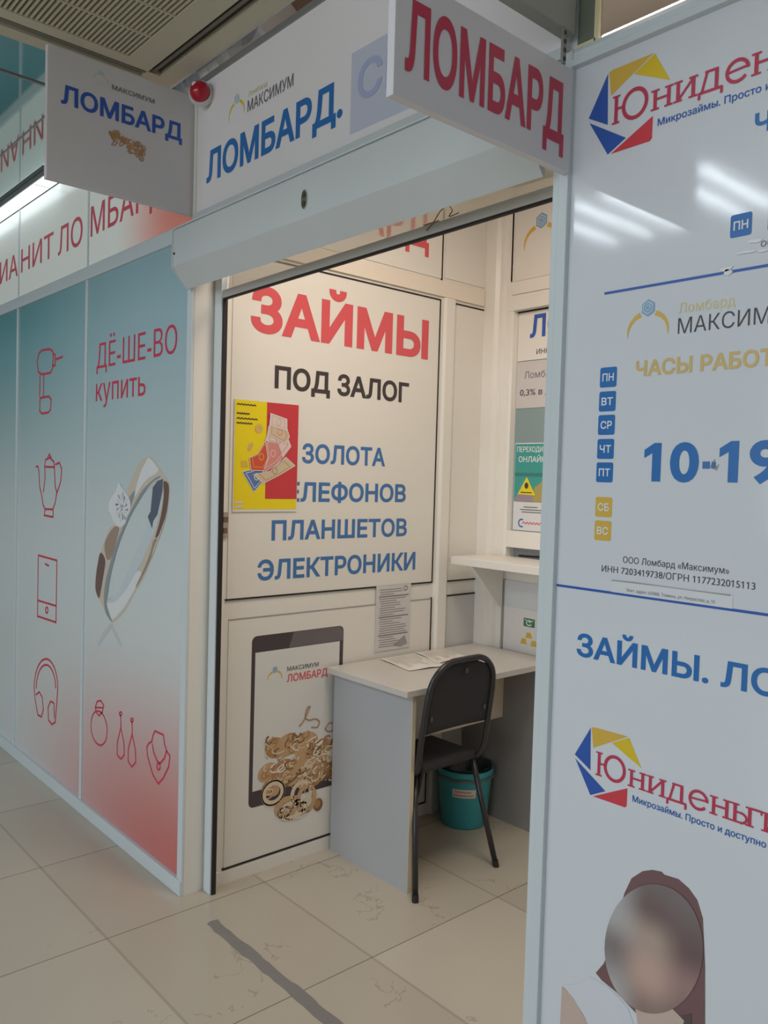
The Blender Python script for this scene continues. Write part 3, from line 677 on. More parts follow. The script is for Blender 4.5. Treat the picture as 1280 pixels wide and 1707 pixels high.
link('lens', bm, SIREN_RED, t, smooth=True)
bm = bmesh.new(); bmesh.ops.create_uvsphere(bm, u_segments=16, v_segments=10, radius=0.009)
for v in bm.verts: v.co = TURN @ Vector((v.co.x - 0.012, v.co.y * 0.4 - 0.0395, v.co.z + 0.013))
link('lens_glint', bm, mat('painted_glint', rgb(236, 220, 220), 0.3), t, smooth=True)  # pale bulge standing in for the highlight on the red lens

# ------------------------------------------------------------------ roller shutter
t = thing('roller_shutter', 'white roller shutter box with chrome lock over the open entrance', 'shutter', (-1.85, -0.1, 2.15))
prof = [(-0.165, 2.223), (-0.165, 2.343), (-0.160, 2.350), (YF - 0.001, 2.384), (-0.022, 2.384), (-0.022, 2.25), (-0.105, 2.250), (-0.106, 2.157), (-0.111, 2.155)]
bm = bmesh.new(); prism(bm, prof, 'x', -2.62, -1.09); link('housing', bm, SHUTTER_WHITE, t)
bm = bmesh.new(); prism(bm, [(-0.167, 2.221), (-0.167, 2.346), (YF - 0.001, 2.386), (-0.02, 2.386), (-0.02, 2.25), (-0.104, 2.154)], 'x', -2.628, -2.6205); link('end_cap', bm, SHUTTER_WHITE, t)
bm = bmesh.new(); bmesh.ops.create_cone(bm, cap_ends=True, segments=14, radius1=0.004, radius2=0.003, depth=0.006, matrix=Matrix.Translation((-2.61, -0.167, 2.265)) @ Matrix.Rotation(PI / 2, 4, 'X'))
link('rivet', bm, DARKSLOT, t)
bm = bmesh.new(); prism(bm, [(-0.163, 2.349), (-0.166, 2.349), (-0.166, 2.352), (YF - 0.002, 2.387), (YF - 0.002, 2.384)], 'x', -2.62, -1.09); link('lid_seam', bm, ALU_WHITE, t)
PB = front(-0.1652)
lk = link('lock_plate', poly(bmesh.new(), PB, ell(-1.858, 2.2725, 0.0125, 0.026, 24), 1, 5), CHROME, t)
bm = bmesh.new()
for dz in (0.012, -0.012): poly(bm, PB, ell(-1.858, 2.2725 + dz, 0.008, 0.008, 16), 6, 3)
link('keyhole', bm, mat('brass_dark', rgb(110, 98, 70), 0.35, metal=0.8), lk)
def hang(bm):                                         # the bar hangs a little out of level
    for v in bm.verts: v.co.z += (v.co.x + 2.56) * 0.0125
    return bm
link('bottom_bar', hang(B(-2.58, -1.09, -0.002, 0.012, 2.136, 2.163, bevel=0.002)), BAR_GREY, t)
link('rubber_seal', hang(B(-2.58, -1.09, 0.0, 0.010, 2.130, 2.1365)), GASKET, t)
bm = bmesh.new(); box(bm, -2.612, -2.566, -0.006, 0.018, 0.0, 2.25, bevel=0.003); link('guide_rail', bm, ALU_WHITE, t)
link('guide_brush', B(-2.567, -2.559, 0.0, 0.016, 0.0, 2.14), GASKET, t)
# loose wire over the bottom bar and a strip of sagging film
bm = bmesh.new(); tube(bm, smooth_path([(-1.545, -0.004, 2.160), (-1.515, -0.006, 2.178), (-1.49, -0.01, 2.196), (-1.465, -0.01, 2.205), (-1.45, -0.008, 2.190), (-1.462, -0.006, 2.178), (-1.43, -0.006, 2.180)], 6), 0.0016, 6); link('wire', bm, mat('brown_wire', rgb(120, 106, 84), 0.5), t)
bm = bmesh.new(); prism(bm, [(-0.004, 2.1775), (0.004, 2.1775), (0.0, 2.181)], 'x', -1.56, -1.505); link('seal_lump', bm, BROWN, t)
bm = bmesh.new(); pv = None
for k in range(41):
    x = -2.56 + 1.47 * k / 40; sag = 0.006 * math.sin(k * 0.5) + 0.006 * math.sin(k * 0.21 + 1)
    a = bm.verts.new((x, 0.016, 2.160 + (x + 2.56) * .0125)); b = bm.verts.new((x, 0.018 + 0.3 * sag, 2.215 + sag + (x + 2.56) * .0125))
    if pv: bm.faces.new((pv[0], a, b, pv[1]))
    pv = (a, b)
o = link('plastic_film', bm, FILM, t)

# ------------------------------------------------------------------ red projecting sign and the blank one above it
XR = -1.035; PR = side(XR)
t = thing('projecting_sign', 'white projecting sign with large crimson lettering over the right side of the entrance', 'sign', (XR, -0.34, 2.15))
link('board', B(XR - 0.018, XR, -0.580, -0.0955, 2.152, 2.358, bevel=0.0015), mat('sign_grey_white', rgb(220, 216, 219), 0.4), t)
lettering(PR, 'ЛОМБАРД', -0.556, 2.199, 0.121, -0.121, CRIMSON, t, bold=0.028)
t = thing('blank_sign', 'blank grey signboard edge above the crimson lettered sign', 'sign', (XR, -0.40, 2.43))
link('board', B(XR - 0.03, XR, -0.62, -0.0955, 2.428, 2.74), mat('grey_board', rgb(158, 158, 152), 0.6), t)
bm = bmesh.new(); box(bm, XR - 0.004, XR + 0.002, -0.134, -0.124, 2.358, 2.43)
hg = link('hanger', bm, ALU, t)
bm = bmesh.new()
for k in range(4): box(bm, XR + 0.0015, XR + 0.0035, -0.132, -0.126, 2.364 + 0.017 * k, 2.371 + 0.017 * k)
link('hanger_holes', bm, DARKSLOT, hg)

# ------------------------------------------------------------------ large board on the right
t = thing('opening_hours_board', 'large glossy white board with logos, opening hours and a printed woman, right of the entrance', 'board', (-0.5, YF, 0.02))
link('board', B(-1.040, 0.2, YF, YF + 0.02, 0.02, 2.365), WHITE_PANEL, t)
TP = t
EMB = [('orange', [(0.25, .91), (0.30, .922), (0.79, .925), (0.285, .645)], YELG), ('yellow', [(0.81, .915), (1.0, .575), (0.565, .785)], YEL),
       ('upper_blue', [(0.235, .90), (0.255, .335), (0.0, .48)], BLUE3), ('lower_blue', [(0.013, .425), (0.495, .125), (0.27, .004)], BLUE3),
       ('red', [(0.815, .262), (0.815, .03), (0.79, .005), (0.31, .0)], RED)]
def wordmark(u0, v0, xh, wid):
    """the serif wordmark: drawn stroke by stroke"""
    bm = bmesh.new(); k = wid / 8.15; y = xh; cnt = [0]
    def S(pts, wdt=0.11):
        cnt[0] += 1; stroke(bm, PF, [(u0 + p[0] * k, v0 + p[1] * y) for p in pts], wdt * k, 1.6 + 0.12 * (cnt[0] % 9))
    def serif(x, yy): S([(x - 0.17, yy), (x + 0.17, yy)], 0.07)
    def stem(x, h=1.0, wd=0.14): S([(x, 0), (x, h)], wd); serif(x, 0.03); serif(x, h - 0.03)
    stem(0.15, 1.45, 0.15); S([(0.15, .76), (0.50, .76)], 0.09)
    stroke(bm, PF, [(u0 + (0.98 + 0.50 * math.cos(a * PI / 16)) * k, v0 + (0.72 + 0.73 * math.sin(a * PI / 16)) * y) for a in range(32)], 0.15 * k, 1.7, True)
    x = 1.85; stem(x); stem(x + .56); S([(x, .52), (x + .56, .52)], 0.09)                       # н
    x = 2.78; stem(x); stem(x + .60); S([(x, .05), (x + .60, .95)], 0.10)                       # и
    x = 3.70; S([(x - .1, .02), (x + .78, .02)], .10); S([(x + .02, .05), (x + .20, .97)], .10); S([(x + .56, .05), (x + .56, .97)], .14); S([(x + .12, .97), (x + .62, .97)], .09); S([(x - .08, .05), (x - .08, -.28)], .10); S([(x + .76, .05), (x + .76, -.28)], .10)   # д
    x = 5.02; S([(x + 0.38 * math.cos(a * PI / 14) , 0.5 + 0.5 * math.sin(a * PI / 14)) for a in range(0, 26)], .12); S([(x - .36, .52), (x + .38, .58)], .08)   # е
    x = 5.68; stem(x); stem(x + .56); S([(x, .52), (x + .56, .52)], 0.09)                       # н
    x = 6.58; stem(x); S([(x + 0.22 + 0.26 * math.sin(a * PI / 10), 0.29 - 0.27 * math.cos(a * PI / 10)) for a in range(0, 11)], .10); S([(x, .56), (x + .24, .56)], .08); S([(x, .03), (x + .24, .03)], .08)  # ь
    x = 7.18; stem(x); S([(x, .97), (x + .46, .97)], .09); S([(x + .46, 1.0), (x + .46, .78)], .07)   # г
    x = 7.82; stem(x); stem(x + .56); S([(x, .05), (x + .56, .95)], 0.10)                       # и
    return bm
def brand(u0, v0, size, wu, wv, xh, ww, tu, tv, tcap, tw):
    for nm, pts, m in EMB: poly_part('emblem_segment', PF, [(u0 + a * size, v0 + b * size) for a, b in pts], m, TP, 1)
    link('wordmark', wordmark(wu, wv, xh, ww), CRIMSON, TP)
    lettering(PF, 'Микрозаймы. Просто и доступно', tu, tv, tcap, tw, BLUE3, TP, sub='Микрозаймы. Просто и доступн', bold=0.014)
brand(-1.004, 2.171, 0.177, -0.948, 2.227, 0.0365, 0.405, -0.849, 2.195, 0.0135, -0.560)
brand(-0.979, 0.892, 0.152, -0.927, 0.938, 0.0325, 0.352, -0.843, 0.910, 0.0125, -0.597)
lettering(PF, 'ЧАСЫ РАБОТЫ', -0.664, 2.126, 0.035, -0.32, BLUE, TP, bold=0.03)
def badge(u0, v0, s, w_, m):
    b_ = poly_part('day_badge', PF, rect(u0, v0, u0 + 0.038, v0 + 0.0395, 0.004), m, TP, 1)
    lettering(PF, s, u0 + 0.006, v0 + 0.012, 0.0155, u0 + 0.032, WHITE_INK, b_, bold=0.022, lay=2.2)
badge(-0.699, 1.957, 'ПН', 0.03, BLUE); badge(-0.634, 1.957, 'ВТ', 0.03, BLUE); badge(-0.569, 1.957, 'СР', 0.03, BLUE)
for s, v in (('ПН', 1.713), ('ВТ', 1.6655), ('СР', 1.619), ('ЧТ', 1.5715), ('ПТ', 1.525)): badge(-0.9535, v, s, 0.03, BLUE)
for s, v in (('СБ', 1.456), ('ВС', 1.409)): badge(-0.9525, v, s, 0.03, YELG)
bm = bmesh.new(); random.seed(11)
for cu, cv, a, h in ((-0.655, 1.944, .018, .004), (-0.668, 1.928, .026, .003), (-0.64, 1.925, .014, .003), (-0.702, 1.905, .016, .006), (-0.70, 1.898, .010, .008)):
    poly(bm, PF, [(cu + a * math.cos(t * PI / 5) * random.uniform(.5, 1), cv + h * math.sin(t * PI / 5) * random.uniform(.5, 1)) for t in range(10)], 3.2, 1)
link('tape_residue', bm, mat('glossy_tape', rgb(238, 240, 240), 0.1, spec=0.8), TP)
lettering(PF, 'обед', -0.644, 1.932, 0.013, -0.60, GREYTXT, TP, bold=0.0)
poly_part('divider_line', PF, rect(-0.951, 1.8965, -0.10, 1.9015), BLUE3, TP)
poly_part('divider_line', PF, rect(-1.040, 1.305, -0.10, 1.310), BLUE3, TP)
ring_logo(PF, -0.8525, 1.8575, 0.0165, TP, GEMBLUE, YELG)
lettering(PF, 'Ломбард', -0.790, 1.839, 0.0185, -0.684, PALEYEL, TP, bold=0.0)
lettering(PF, 'МАКСИМУМ', -0.790, 1.8015, 0.0285, -0.657, DARK, TP, sub='МАКСИ', bold=-0.006)
lettering(PF, 'ЧАСЫ РАБОТЫ', -0.874, 1.729, 0.030, -0.638, mat('sand_print', rgb(216, 186, 116), 0.4), TP, sub='ЧАСЫ РАБО', bold=0.030)
lettering(PF, '10', -0.848, 1.529, 0.077, -0.738, BLUE, TP, bold=0.032)
lettering(PF, '19', -0.700, 1.5305, 0.077, -0.592, BLUE, TP, bold=0.032)
bm = bmesh.new(); poly(bm, PF, rect(-0.731, 1.554, -0.717, 1.567), 1); poly(bm, PF, rect(-0.714, 1.555, -0.706, 1.566), 1); link('dash', bm, BLUE2, TP)
bm = bmesh.new(); poly(bm, PF, [(-0.718, 1.556), (-0.712, 1.568), (-0.707, 1.572), (-0.708, 1.556), (-0.700, 1.563), (-0.703, 1.551)], 0.8); link('scuffed_patch', bm, PALEGREY, TP)
lettering(PF, 'ООО Ломбард «Максимум»', -0.885, 1.3695, 0.0125, -0.673, DARK, TP, bold=-0.002)
lettering(PF, 'ИНН 7203419738/ОГРН 1177232015113', -0.932, 1.3475, 0.0128, -0.626, DARK, TP, bold=-0.002)
poly_part('paper_strip', PF, rect(-0.908, 1.3095, -0.664, 1.333), mat('strip_white', rgb(226, 228, 230), 0.25), TP, 1.6)
poly_part('torn_edge', PF, [(-0.908, 1.3315), (-0.80, 1.3325), (-0.668, 1.3315), (-0.668, 1.3340), (-0.75, 1.3335), (-0.86, 1.3345), (-0.908, 1.3335)], PALEGREY, TP, 2.4)
lettering(PF, 'Факт. адрес: 625000, Тюмень, ул. Некрасова, д. 10', -0.874, 1.3145, 0.0062, -0.696, GREYTXT, TP, bold=-0.004, lay=2.6)
lettering(PF, 'ЗАЙМЫ. ЛОМБАРД', -0.984, 1.169, 0.0475, -0.720, BLUE, TP, sub='ЗАЙМЫ', bold=0.026)
# printed woman: hair, face, pale top, arm
wp = poly_part('portrait_print', PF, [(-0.795, .793), (-0.815, .783), (-0.838, .760), (-0.852, .725), (-0.862, .68), (-0.875, .61), (-0.892, .565), (-0.909, .538), (-0.895, .530), (-0.86, .522), (-0.81, .500), (-0.79, .30), (-0.668, .30), (-0.671, .45), (-0.679, .554), (-0.684, .66), (-0.692, .743), (-0.704, .772), (-0.721, .787), (-0.742, .796), (-0.770, .7935), (-0.776, .797)], HAIR, TP, 1)
poly_part('pale_top', PF, [(-0.985, .476), (-0.955, .492), (-0.923, .524), (-0.880, .524), (-0.862, .517), (-0.835, .505), (-0.815, .47), (-0.775, .43), (-0.730, .50), (-0.704, .535), (-0.66, .50), (-0.64, .30), (-0.92, .30), (-0.928, .436)], mat('printed_pale_top', rgb(222, 224, 232), 0.35), wp, 1.7)
poly_part('arm', PF, [(-0.988, .472), (-0.960, .462), (-0.928, .432), (-0.905, .40), (-0.90, .30), (-0.99, .30)], SKIN, wp, 2.4)
poly_part('neck', PF, [(-0.822, .53), (-0.80, .545), (-0.74, .55), (-0.718, .54), (-0.735, .47), (-0.775, .445), (-0.81, .48)], SKIN, wp, 3.1)
poly_part('face', PF, [(-0.789 + .101 * math.cos(a * PI / 24) - .006 * math.sin(a * PI / 24), .643 + .046 * math.cos(a * PI / 24) + .123 * math.sin(a * PI / 24)) for a in range(48)], FACE, wp, 3.8)
poly_part('hair_shadow_lock', PF, [(-0.755, .52), (-0.725, .545), (-0.705, .56), (-0.70, .44), (-0.73, .40), (-0.762, .47)], mat('printed_dark_hair', rgb(96, 80, 82), 0.4), wp, 2.9)

# ------------------------------------------------------------------ inside, left wall boards
PW = side(XW)
def inset(name, u0, u1, v0, v1, label, sides, cat='wall board', m=PVC):
    """a white insert with rubber lines on the given sides, lying 4 mm proud of the wall frame"""
    t = thing(name, label, cat, (XW, (u0 + u1) / 2, v0))
    link('board', B(XW - 0.004, XW + 0.004, u0, u1, v0, v1), m, t)
    g = bmesh.new(); w_ = 0.0065
    if 't' in sides: box(g, XW, XW + 0.006, u0 - w_, u1 + w_, v1, v1 + w_)
    if 'b' in sides: box(g, XW, XW + 0.006, u0 - w_, u1 + w_, v0 - w_, v0)
    if 'r' in sides: box(g, XW, XW + 0.006, u1, u1 + w_, v0 - w_, v1 + w_)
    if 'l' in sides: box(g, XW, XW + 0.006, u0 - w_, u0, v0 - w_, v1 + w_)
    if len(g.verts): link('gasket', g, GASKET, t)
    else: g.free()
    return t
PV = side(XW + 0.004)
a1 = inset('printed_wall_panel', 0.065, 1.114, 1.064, 2.315, 'upper white panel with red, black and blue loan lettering on the inner left wall', 'tbr')
RED2 = mat('soft_red_print', rgb(222, 90, 96), 0.4)
lettering(PV, 'ЗАЙМЫ', 0.140, 2.046, 0.170, 1.049, RED2, a1, bold=0.038)
lettering(PV, 'ПОД ЗАЛОГ', 0.250, 1.8475, 0.086, 0.941, DARK, a1, bold=0.032)
lettering(PV, 'ЗОЛОТА', 0.385, 1.571, 0.077, 0.816, BLUE2, a1, bold=0.028)
lettering(PV, 'ТЕЛЕФОНОВ', 0.245, 1.4205, 0.077, 0.941, BLUE2, a1, bold=0.028)
lettering(PV, 'ПЛАНШЕТОВ', 0.252, 1.2725, 0.0775, 0.953, BLUE2, a1, bold=0.028)
lettering(PV, 'ЭЛЕКТРОНИКИ', 0.193, 1.123, 0.0785, 1.010, BLUE2, a1, bold=0.028)
a2 = inset('printed_wall_panel', 0.075, 1.114, 0.060, 0.985, 'lower white panel with a printed tablet, left of and behind the desk', 'br')
link('top_groove', B(XW, XW + 0.0055, 0.075, 1.114, 0.984, 0.988), PALEGREY, a2)
tb = poly_part('tablet_print', PV, rect(0.176, 0.258, 0.615, 0.914, 0.022, 6), TABLET, a2, 1)
poly_part('tablet_sheen', PV, [(0.345, 0.853), (0.366, 0.912), (0.60, 0.912), (0.612, 0.89), (0.612, 0.853)], TABLET_SHEEN, tb, 1.6)
poly_part('screen', PV, rect(0.192, 0.320, 0.596, 0.851), SCREEN, tb, 2)
ring_logo(side(XW + 0.0055), 0.282, 0.776, 0.0125, a2, GEMBLUE, YELG)
lettering(PV, 'МАКСИМУМ', 0.338, 0.7615, 0.0175, 0.490, DARK, a2, bold=0.004, lay=3.4)
lettering(PV, 'ЛОМБАРД', 0.338, 0.718, 0.031, 0.536, RED2, a2, bold=0.02, lay=3.4)
# heap of printed jewellery: overlapping chains and bangles spilling off the tablet
random.seed(21)
heap = [(0.29, .47, .05, .045), (0.35, .47, .06, .05), (0.43, .46, .07, .05), (0.50, .43, .06, .04), (0.56, .40, .05, .06), (0.26, .38, .05, .04), (0.33, .37, .06, .05), (0.41, .37, .07, .06), (0.50, .34, .07, .06), (0.57, .33, .04, .05), (0.28, .31, .04, .03), (0.36, .33, .05, .03), (0.47, .30, .06, .03)]
layers = {g.name: bmesh.new() for g in GOLDS}
for i, (cu, cv, ru, rv) in enumerate(heap):
    poly(layers[GOLDS[2 if i % 3 else 1].name], PV, ell(cu, cv, ru * .95, rv * .9, 18, tilt=random.uniform(-30, 30)), 3.0 + 0.02 * i)
for i in range(150):
    cu, cv, ru, rv = random.choice(heap); g = random.choice(GOLDS)
    u = cu + random.uniform(-.8, .8) * ru; v = cv + random.uniform(-.8, .8) * rv
    o = ell(u, v, random.uniform(.012, .035), random.uniform(.006, .018), 12, random.uniform(0, 180), random.uniform(200, 420), tilt=random.uniform(-10, 50))
    stroke(layers[g.name], PV, o, random.uniform(.003, .007), 3.8 + 0.01 * i)
# two bracelets that drop over the lower edge, and the fine chain above
for cu, cv, ru, rv, c, wd in ((0.285, .295, .045, .04, 3, .022), (0.285, .295, .052, .047, 2, .006), (0.42, .262, .045, .045, 3, .018), (0.35, .225, .045, .030, 2, .024), (0.38, .205, .06, .030, 3, .020), (0.445, .235, .04, .05, 2, .020), (0.40, .19, .06, .025, 4, .005), (0.34, .205, .03, .02, 1, .008)):
    stroke(layers[GOLDS[c].name], PV, ell(cu, cv, ru, rv, 26), wd, 5.6, True)
poly(layers[GOLDS[0].name], PV, ell(0.505, .195, .022, .026, 16), 5.8); poly(layers[GOLDS[1].name], PV, ell(0.50, .20, .016, .018, 14), 6.3)
for pts in ([(0.40, .535), (0.42, .55), (0.445, .59), (0.452, .605), (0.438, .60), (0.43, .565), (0.45, .55), (0.48, .55), (0.50, .535), (0.49, .515), (0.46, .52)], [(0.53, .50), (0.55, .52), (0.57, .515), (0.575, .49), (0.55, .485), (0.53, .50)]):
    stroke(layers[GOLDS[1].name], PV, [(p.x, p.y) for p in smooth_path([(a, b, 0) for a, b in pts], 5)], .005, 5.9)
hp = None
for g in GOLDS:
    if len(layers[g.name].verts):
        hp = link('jewellery_print', layers[g.name], g, a2)
a3 = inset('printed_wall_panel', 0.065, 1.118, 2.412, 2.80, 'top panel with red lettering, mostly hidden behind the shutter bar', 'r')
lettering(PV, 'ЛОМБАРД', 0.10, 2.522, 0.17, 1.035, RED2, a3, bold=0.02)
for (u0, u1, v0, v1, lb, sd) in ((1.222, 1.404, 1.062, 2.314, 'narrow white upper wall panel beside the cash window post', 'tb'), (1.222, 1.404, 0.060, 0.988, 'narrow grey lower wall panel between the desk and the corner post', 't'), (1.140, 1.404, 2.420, 2.80, 'small blank top panel next to the inner corner', '')):
    inset('wall_panel', u0, u1, v0, v1, lb, sd, m=PVC if 'grey' not in lb else mat('grey_pvc', rgb(206, 204, 200), 0.4))
# raised profile between wide and narrow panels, and the skirting
bm = bmesh.new(); prism(bm, [(XW, 1.130), (XW + 0.012, 1.133), (XW + 0.020, 1.145), (XW + 0.020, 1.195), (XW + 0.012, 1.208), (XW, 1.210)], 'z', 0.0, 2.330)
struct('trim_15', bm, PVC_PROFILE)
bm = bmesh.new(); box(bm, XW, XW + 0.010, 0.02, 1.40, 2.334, 2.404, bevel=0.002); struct('trim_16', bm, mat('peach_white_profile', rgb(238, 226, 210), 0.35))
struct('baseboard_left', B(XW, XW + 0.006, 0.02, 1.40, 0.0, 0.050), PVC_PROFILE)
t = thing('latch_plate', 'small chrome latch plate at the left edge of the inner wall', 'latch', (XW + 0.01, 0.053, 1.29))
link('plate', B(XW + 0.004, XW + 0.010, 0.036, 0.062, 1.292, 1.382, bevel=0.002), CHROME, t)
bm = bmesh.new(); box(bm, XW + 0.010, XW + 0.014, 0.040, 0.058, 1.345, 1.365); box(bm, XW + 0.010, XW + 0.013, 0.042, 0.056, 1.305, 1.325); link('bolt', bm, BROWN, t)

# yellow poster
t = thing('loan_poster', 'yellow and red poster with flying banknotes taped over the blue lettering', 'poster', (XW + 0.006, 0.22, 1.385))
link('sheet', B(XW + 0.0065, XW + 0.0085, 0.077, 0.362, 1.383, 1.794), PAPER, t)
PP = side(XW + 0.0085)
poly_part('yellow_ground', PP, rect(0.080, 1.392, 0.357, 1.792), POSTER_YEL, t, 1)
poly_part('red_block', PP, rect(0.216, 1.431, 0.360, 1.792), POSTER_RED, t, 1.6)
NOTES = [([(.114, 1.53), (.205, 1.552), (.222, 1.515), (.166, 1.455)], NOTE_BLUE, PAPER),
         ([(.160, 1.520), (.235, 1.535), (.305, 1.592), (.350, 1.560), (.285, 1.525), (.205, 1.488)], NOTE_SAND, GOLDS[1]),
         ([(.142, 1.582), (.178, 1.60), (.212, 1.650), (.245, 1.635), (.228, 1.575), (.205, 1.535), (.150, 1.535)], NOTE_RED, YELG),
         ([(.208, 1.655), (.262, 1.668), (.315, 1.62), (.264, 1.56), (.200, 1.525), (.222, 1.585)], NOTE_PINK, NOTE_PALE),
         ([(.222, 1.705), (.290, 1.70), (.327, 1.632), (.290, 1.588), (.268, 1.64), (.212, 1.648)], NOTE_PALE, NOTE_PINK),
         ([(.226, 1.728), (.300, 1.712), (.318, 1.668), (.300, 1.640), (.222, 1.672)], NOTE_SAND, NOTE_PINK),
         ([(.228, 1.752), (.304, 1.735), (.306, 1.690), (.226, 1.706)], NOTE_PALE, NOTE_SAND)]
for i, (pts, m1, m2) in enumerate(NOTES):
    L0 = 2.2 + 1.3 * i; mu = sum(p[0] for p in pts) / len(pts); mv = sum(p[1] for p in pts) / len(pts)
    nb = poly_part('banknote', PP, pts, m1, t, L0)
    bm = bmesh.new(); stroke(bm, PP, [(mu + (p[0] - mu) * .74, mv + (p[1] - mv) * .74) for p in pts], .0022, L0 + .6, True); stroke(bm, PP, ell(mu, mv, .010, .012, 12), .003, L0 + .7, True); link('note_print', bm, m2, nb)
    bm = bmesh.new(); stroke(bm, PP, [(mu + (p[0] - mu) * .98, mv + (p[1] - mv) * .98) for p in pts], .0022, L0 + .8, True); link('note_edge', bm, WHITE_INK, nb)
for cu, cv, a, b_ in ((0.182, 1.691, .018, .018), (0.147, 1.623, .010, .018)):
    c_ = poly_part('coin', PP, ell(cu, cv, a, b_, 18, tilt=-30), YELG, t, 2.3)
    bm = bmesh.new(); stroke(bm, PP, ell(cu, cv, a * .7, b_ * .7, 16, tilt=-30), .003, 3.4, True); link('coin_rim', bm, NOTE_SAND, c_)
poly_part('gold_bar', PP, [(0.105, 1.570), (0.132, 1.572), (0.140, 1.548), (0.112, 1.545)], YELG, t, 2.3)
for v, a in ((1.775, .082), (1.742, .055), (1.724, .09), (1.707, .068)): link('small_print', stroke(bmesh.new(), PP, [(0.086 + i * a / 12, v + (.0025 if i % 2 else -.0015)) for i in range(13)], .004, 2.4), DARK, t)
bm = bmesh.new(); stroke(bm, PP, [(0.086, 1.418), (0.120, 1.418)], .008, 2.4); stroke(bm, PP, [(0.086, 1.401), (0.118, 1.402)], .009, 2.4); link('footer_mark', bm, NOTE_PALE, t)

# paper notice in a sleeve over the desk
t = thing('paper_notice', 'typed paper notice taped on the inner wall above the desk', 'notice', (XW + 0.006, 0.88, 0.78))
link('sheet', B(XW + 0.0065, XW + 0.0080, 0.785, 0.985, 0.783, 1.064), mat('sleeve_paper', rgb(216, 210, 206), 0.25), t)
PN = side(XW + 0.008); bm = bmesh.new(); random.seed(3)
for k in range(26):
    v = 1.046 - 0.0098 * k
    if k in (3, 12, 20): stroke(bm, PN, [(0.80, v), (0.972, v)], .005, 1.6)
    else: stroke(bm, PN, [(0.80 + random.uniform(0, .01), v), (0.80 + random.uniform(.08, .17), v)], .0025, 1.6)
link('typed_lines', bm, mat('lilac_grey_ink', rgb(138, 130, 142), 0.5), t)
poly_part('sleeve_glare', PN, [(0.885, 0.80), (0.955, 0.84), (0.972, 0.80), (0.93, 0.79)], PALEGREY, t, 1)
bm = bmesh.new(); stroke(bm, PN, ell(0.953, 1.046, .010, .010, 14), .003, 1.6, True); link('stamp', bm, GREYTXT, t)

# ------------------------------------------------------------------ cashier wall and window
PBK = front(YB)
wn = thing('window_1', 'white framed cash window', 'window', (-2.0, YB, 1.15)); del wn['label']; del wn['category']; wn['kind'] = 'structure'
bm = bmesh.new()
prism(bm, [(-2.465, YB), (-2.465, YB - 0.016), (-2.452, YB - 0.012), (-2.449, YB + 0.016), (-2.449, YB + 0.05), (-2.465, YB + 0.05)], 'z', 1.155, 2.31)
box(bm, -2.465, -1.55, YB - 0.014, YB + 0.04, 1.222, 1.298, bevel=0.003); box(bm, -2.465, -1.55, YB - 0.012, YB + 0.04, 2.298, 2.325)
link('frame', bm, PVC_PROFILE, wn)
link('gasket', B(-2.449, -1.55, YB + 0.012, YB + 0.016, 2.292, 2.298), GASKET, wn)
link('pane', B(-2.449, -1.55, YB + 0.02, YB + 0.026, 1.298, 2.298), PANE, wn)
link('pay_slot', B(-2.449, -1.55, YB + 0.04, YB + 0.05, 1.155, 1.222), mat('slot_grey', rgb(150, 152, 156), 0.5), wn)
link('slot_cable', tube(bmesh.new(), [(-2.40, YB + 0.02, 1.185), (-2.32, YB + 0.015, 1.187), (-2.2, YB + 0.01, 1.195)], 0.004, 8), GASKET, wn)
PG = front(YB + 0.02)
t = thing('window_sign', 'white sheet with big blue letters at the top of the cash window', 'sign', (-2.0, YB + 0.016, 2.07))
link('sheet', B(-2.447, -1.62, YB + 0.017, YB + 0.020, 2.073, 2.291), PVC, t)
PG1 = front(YB + 0.017)
lettering(PG1, 'ЛОМБАРД', -2.378, 2.172, 0.103, -1.72, BLUE3, t, bold=0.03)
lettering(PG1, 'ИНН 7203419738', -2.338, 2.096, 0.0235, -2.266, DARK, t, sub='ИНН', bold=0.004)
t = thing('window_sign', 'greyer sheet with thin dark lettering below the blue letters in the cash window', 'sign', (-2.0, YB + 0.016, 1.86))
link('sheet', B(-2.447, -1.62, YB + 0.017, YB + 0.020, 1.858, 2.069), PAPER_GREY, t)
lettering(PG1, 'Ломбард', -2.402, 1.992, 0.031, -2.262, GREYTXT, t, sub='Ломба', bold=-0.004)
lettering(PG1, '0,3% в день', -2.424, 1.915, 0.029, -2.254, DARK, t, sub='0,3% в д', bold=0.004)
t = thing('online_poster', 'teal poster with white lettering in the lower part of the cash window', 'poster', (-2.2, YB + 0.016, 1.30))
link('sheet', B(-2.440, -1.95, YB + 0.0165, YB + 0.020, 1.302, 1.70), mat('poster_white', rgb(222, 222, 222), 0.4), t)
PG2 = front(YB + 0.0165)
poly_part('teal_ground', PG2, rect(-2.438, 1.432, -1.96, 1.695), GREEN_PRINT, t, 1)
poly_part('dark_band', PG2, rect(-2.438, 1.60 - .052, -1.96, 1.60 - .036), mat('deep_teal', rgb(58, 128, 124), 0.4), t, 1.6)
lettering(PG2, 'ПЕРЕХОДИ', -2.429, 1.659, 0.0245, -2.282, WHITE_INK, t, bold=0.012)
lettering(PG2, 'ОНЛАЙН!', -2.418, 1.613, 0.026, -2.255, WHITE_INK, t, bold=0.012)
poly_part('ochre_hill', PG2, [(-2.345, 1.433), (-2.32, 1.499), (-2.262, 1.540), (-2.2, 1.55), (-1.96, 1.53), (-1.96, 1.433)], mat('dull_ochre', rgb(176, 160, 92), 0.4), t, 1.8)
poly_part('mauve_patch', PG2, [(-2.436, 1.433), (-2.42, 1.465), (-2.38, 1.475), (-2.33, 1.465), (-2.33, 1.433)], mat('mauve_print', rgb(160, 140, 150), 0.4), t, 2.2)
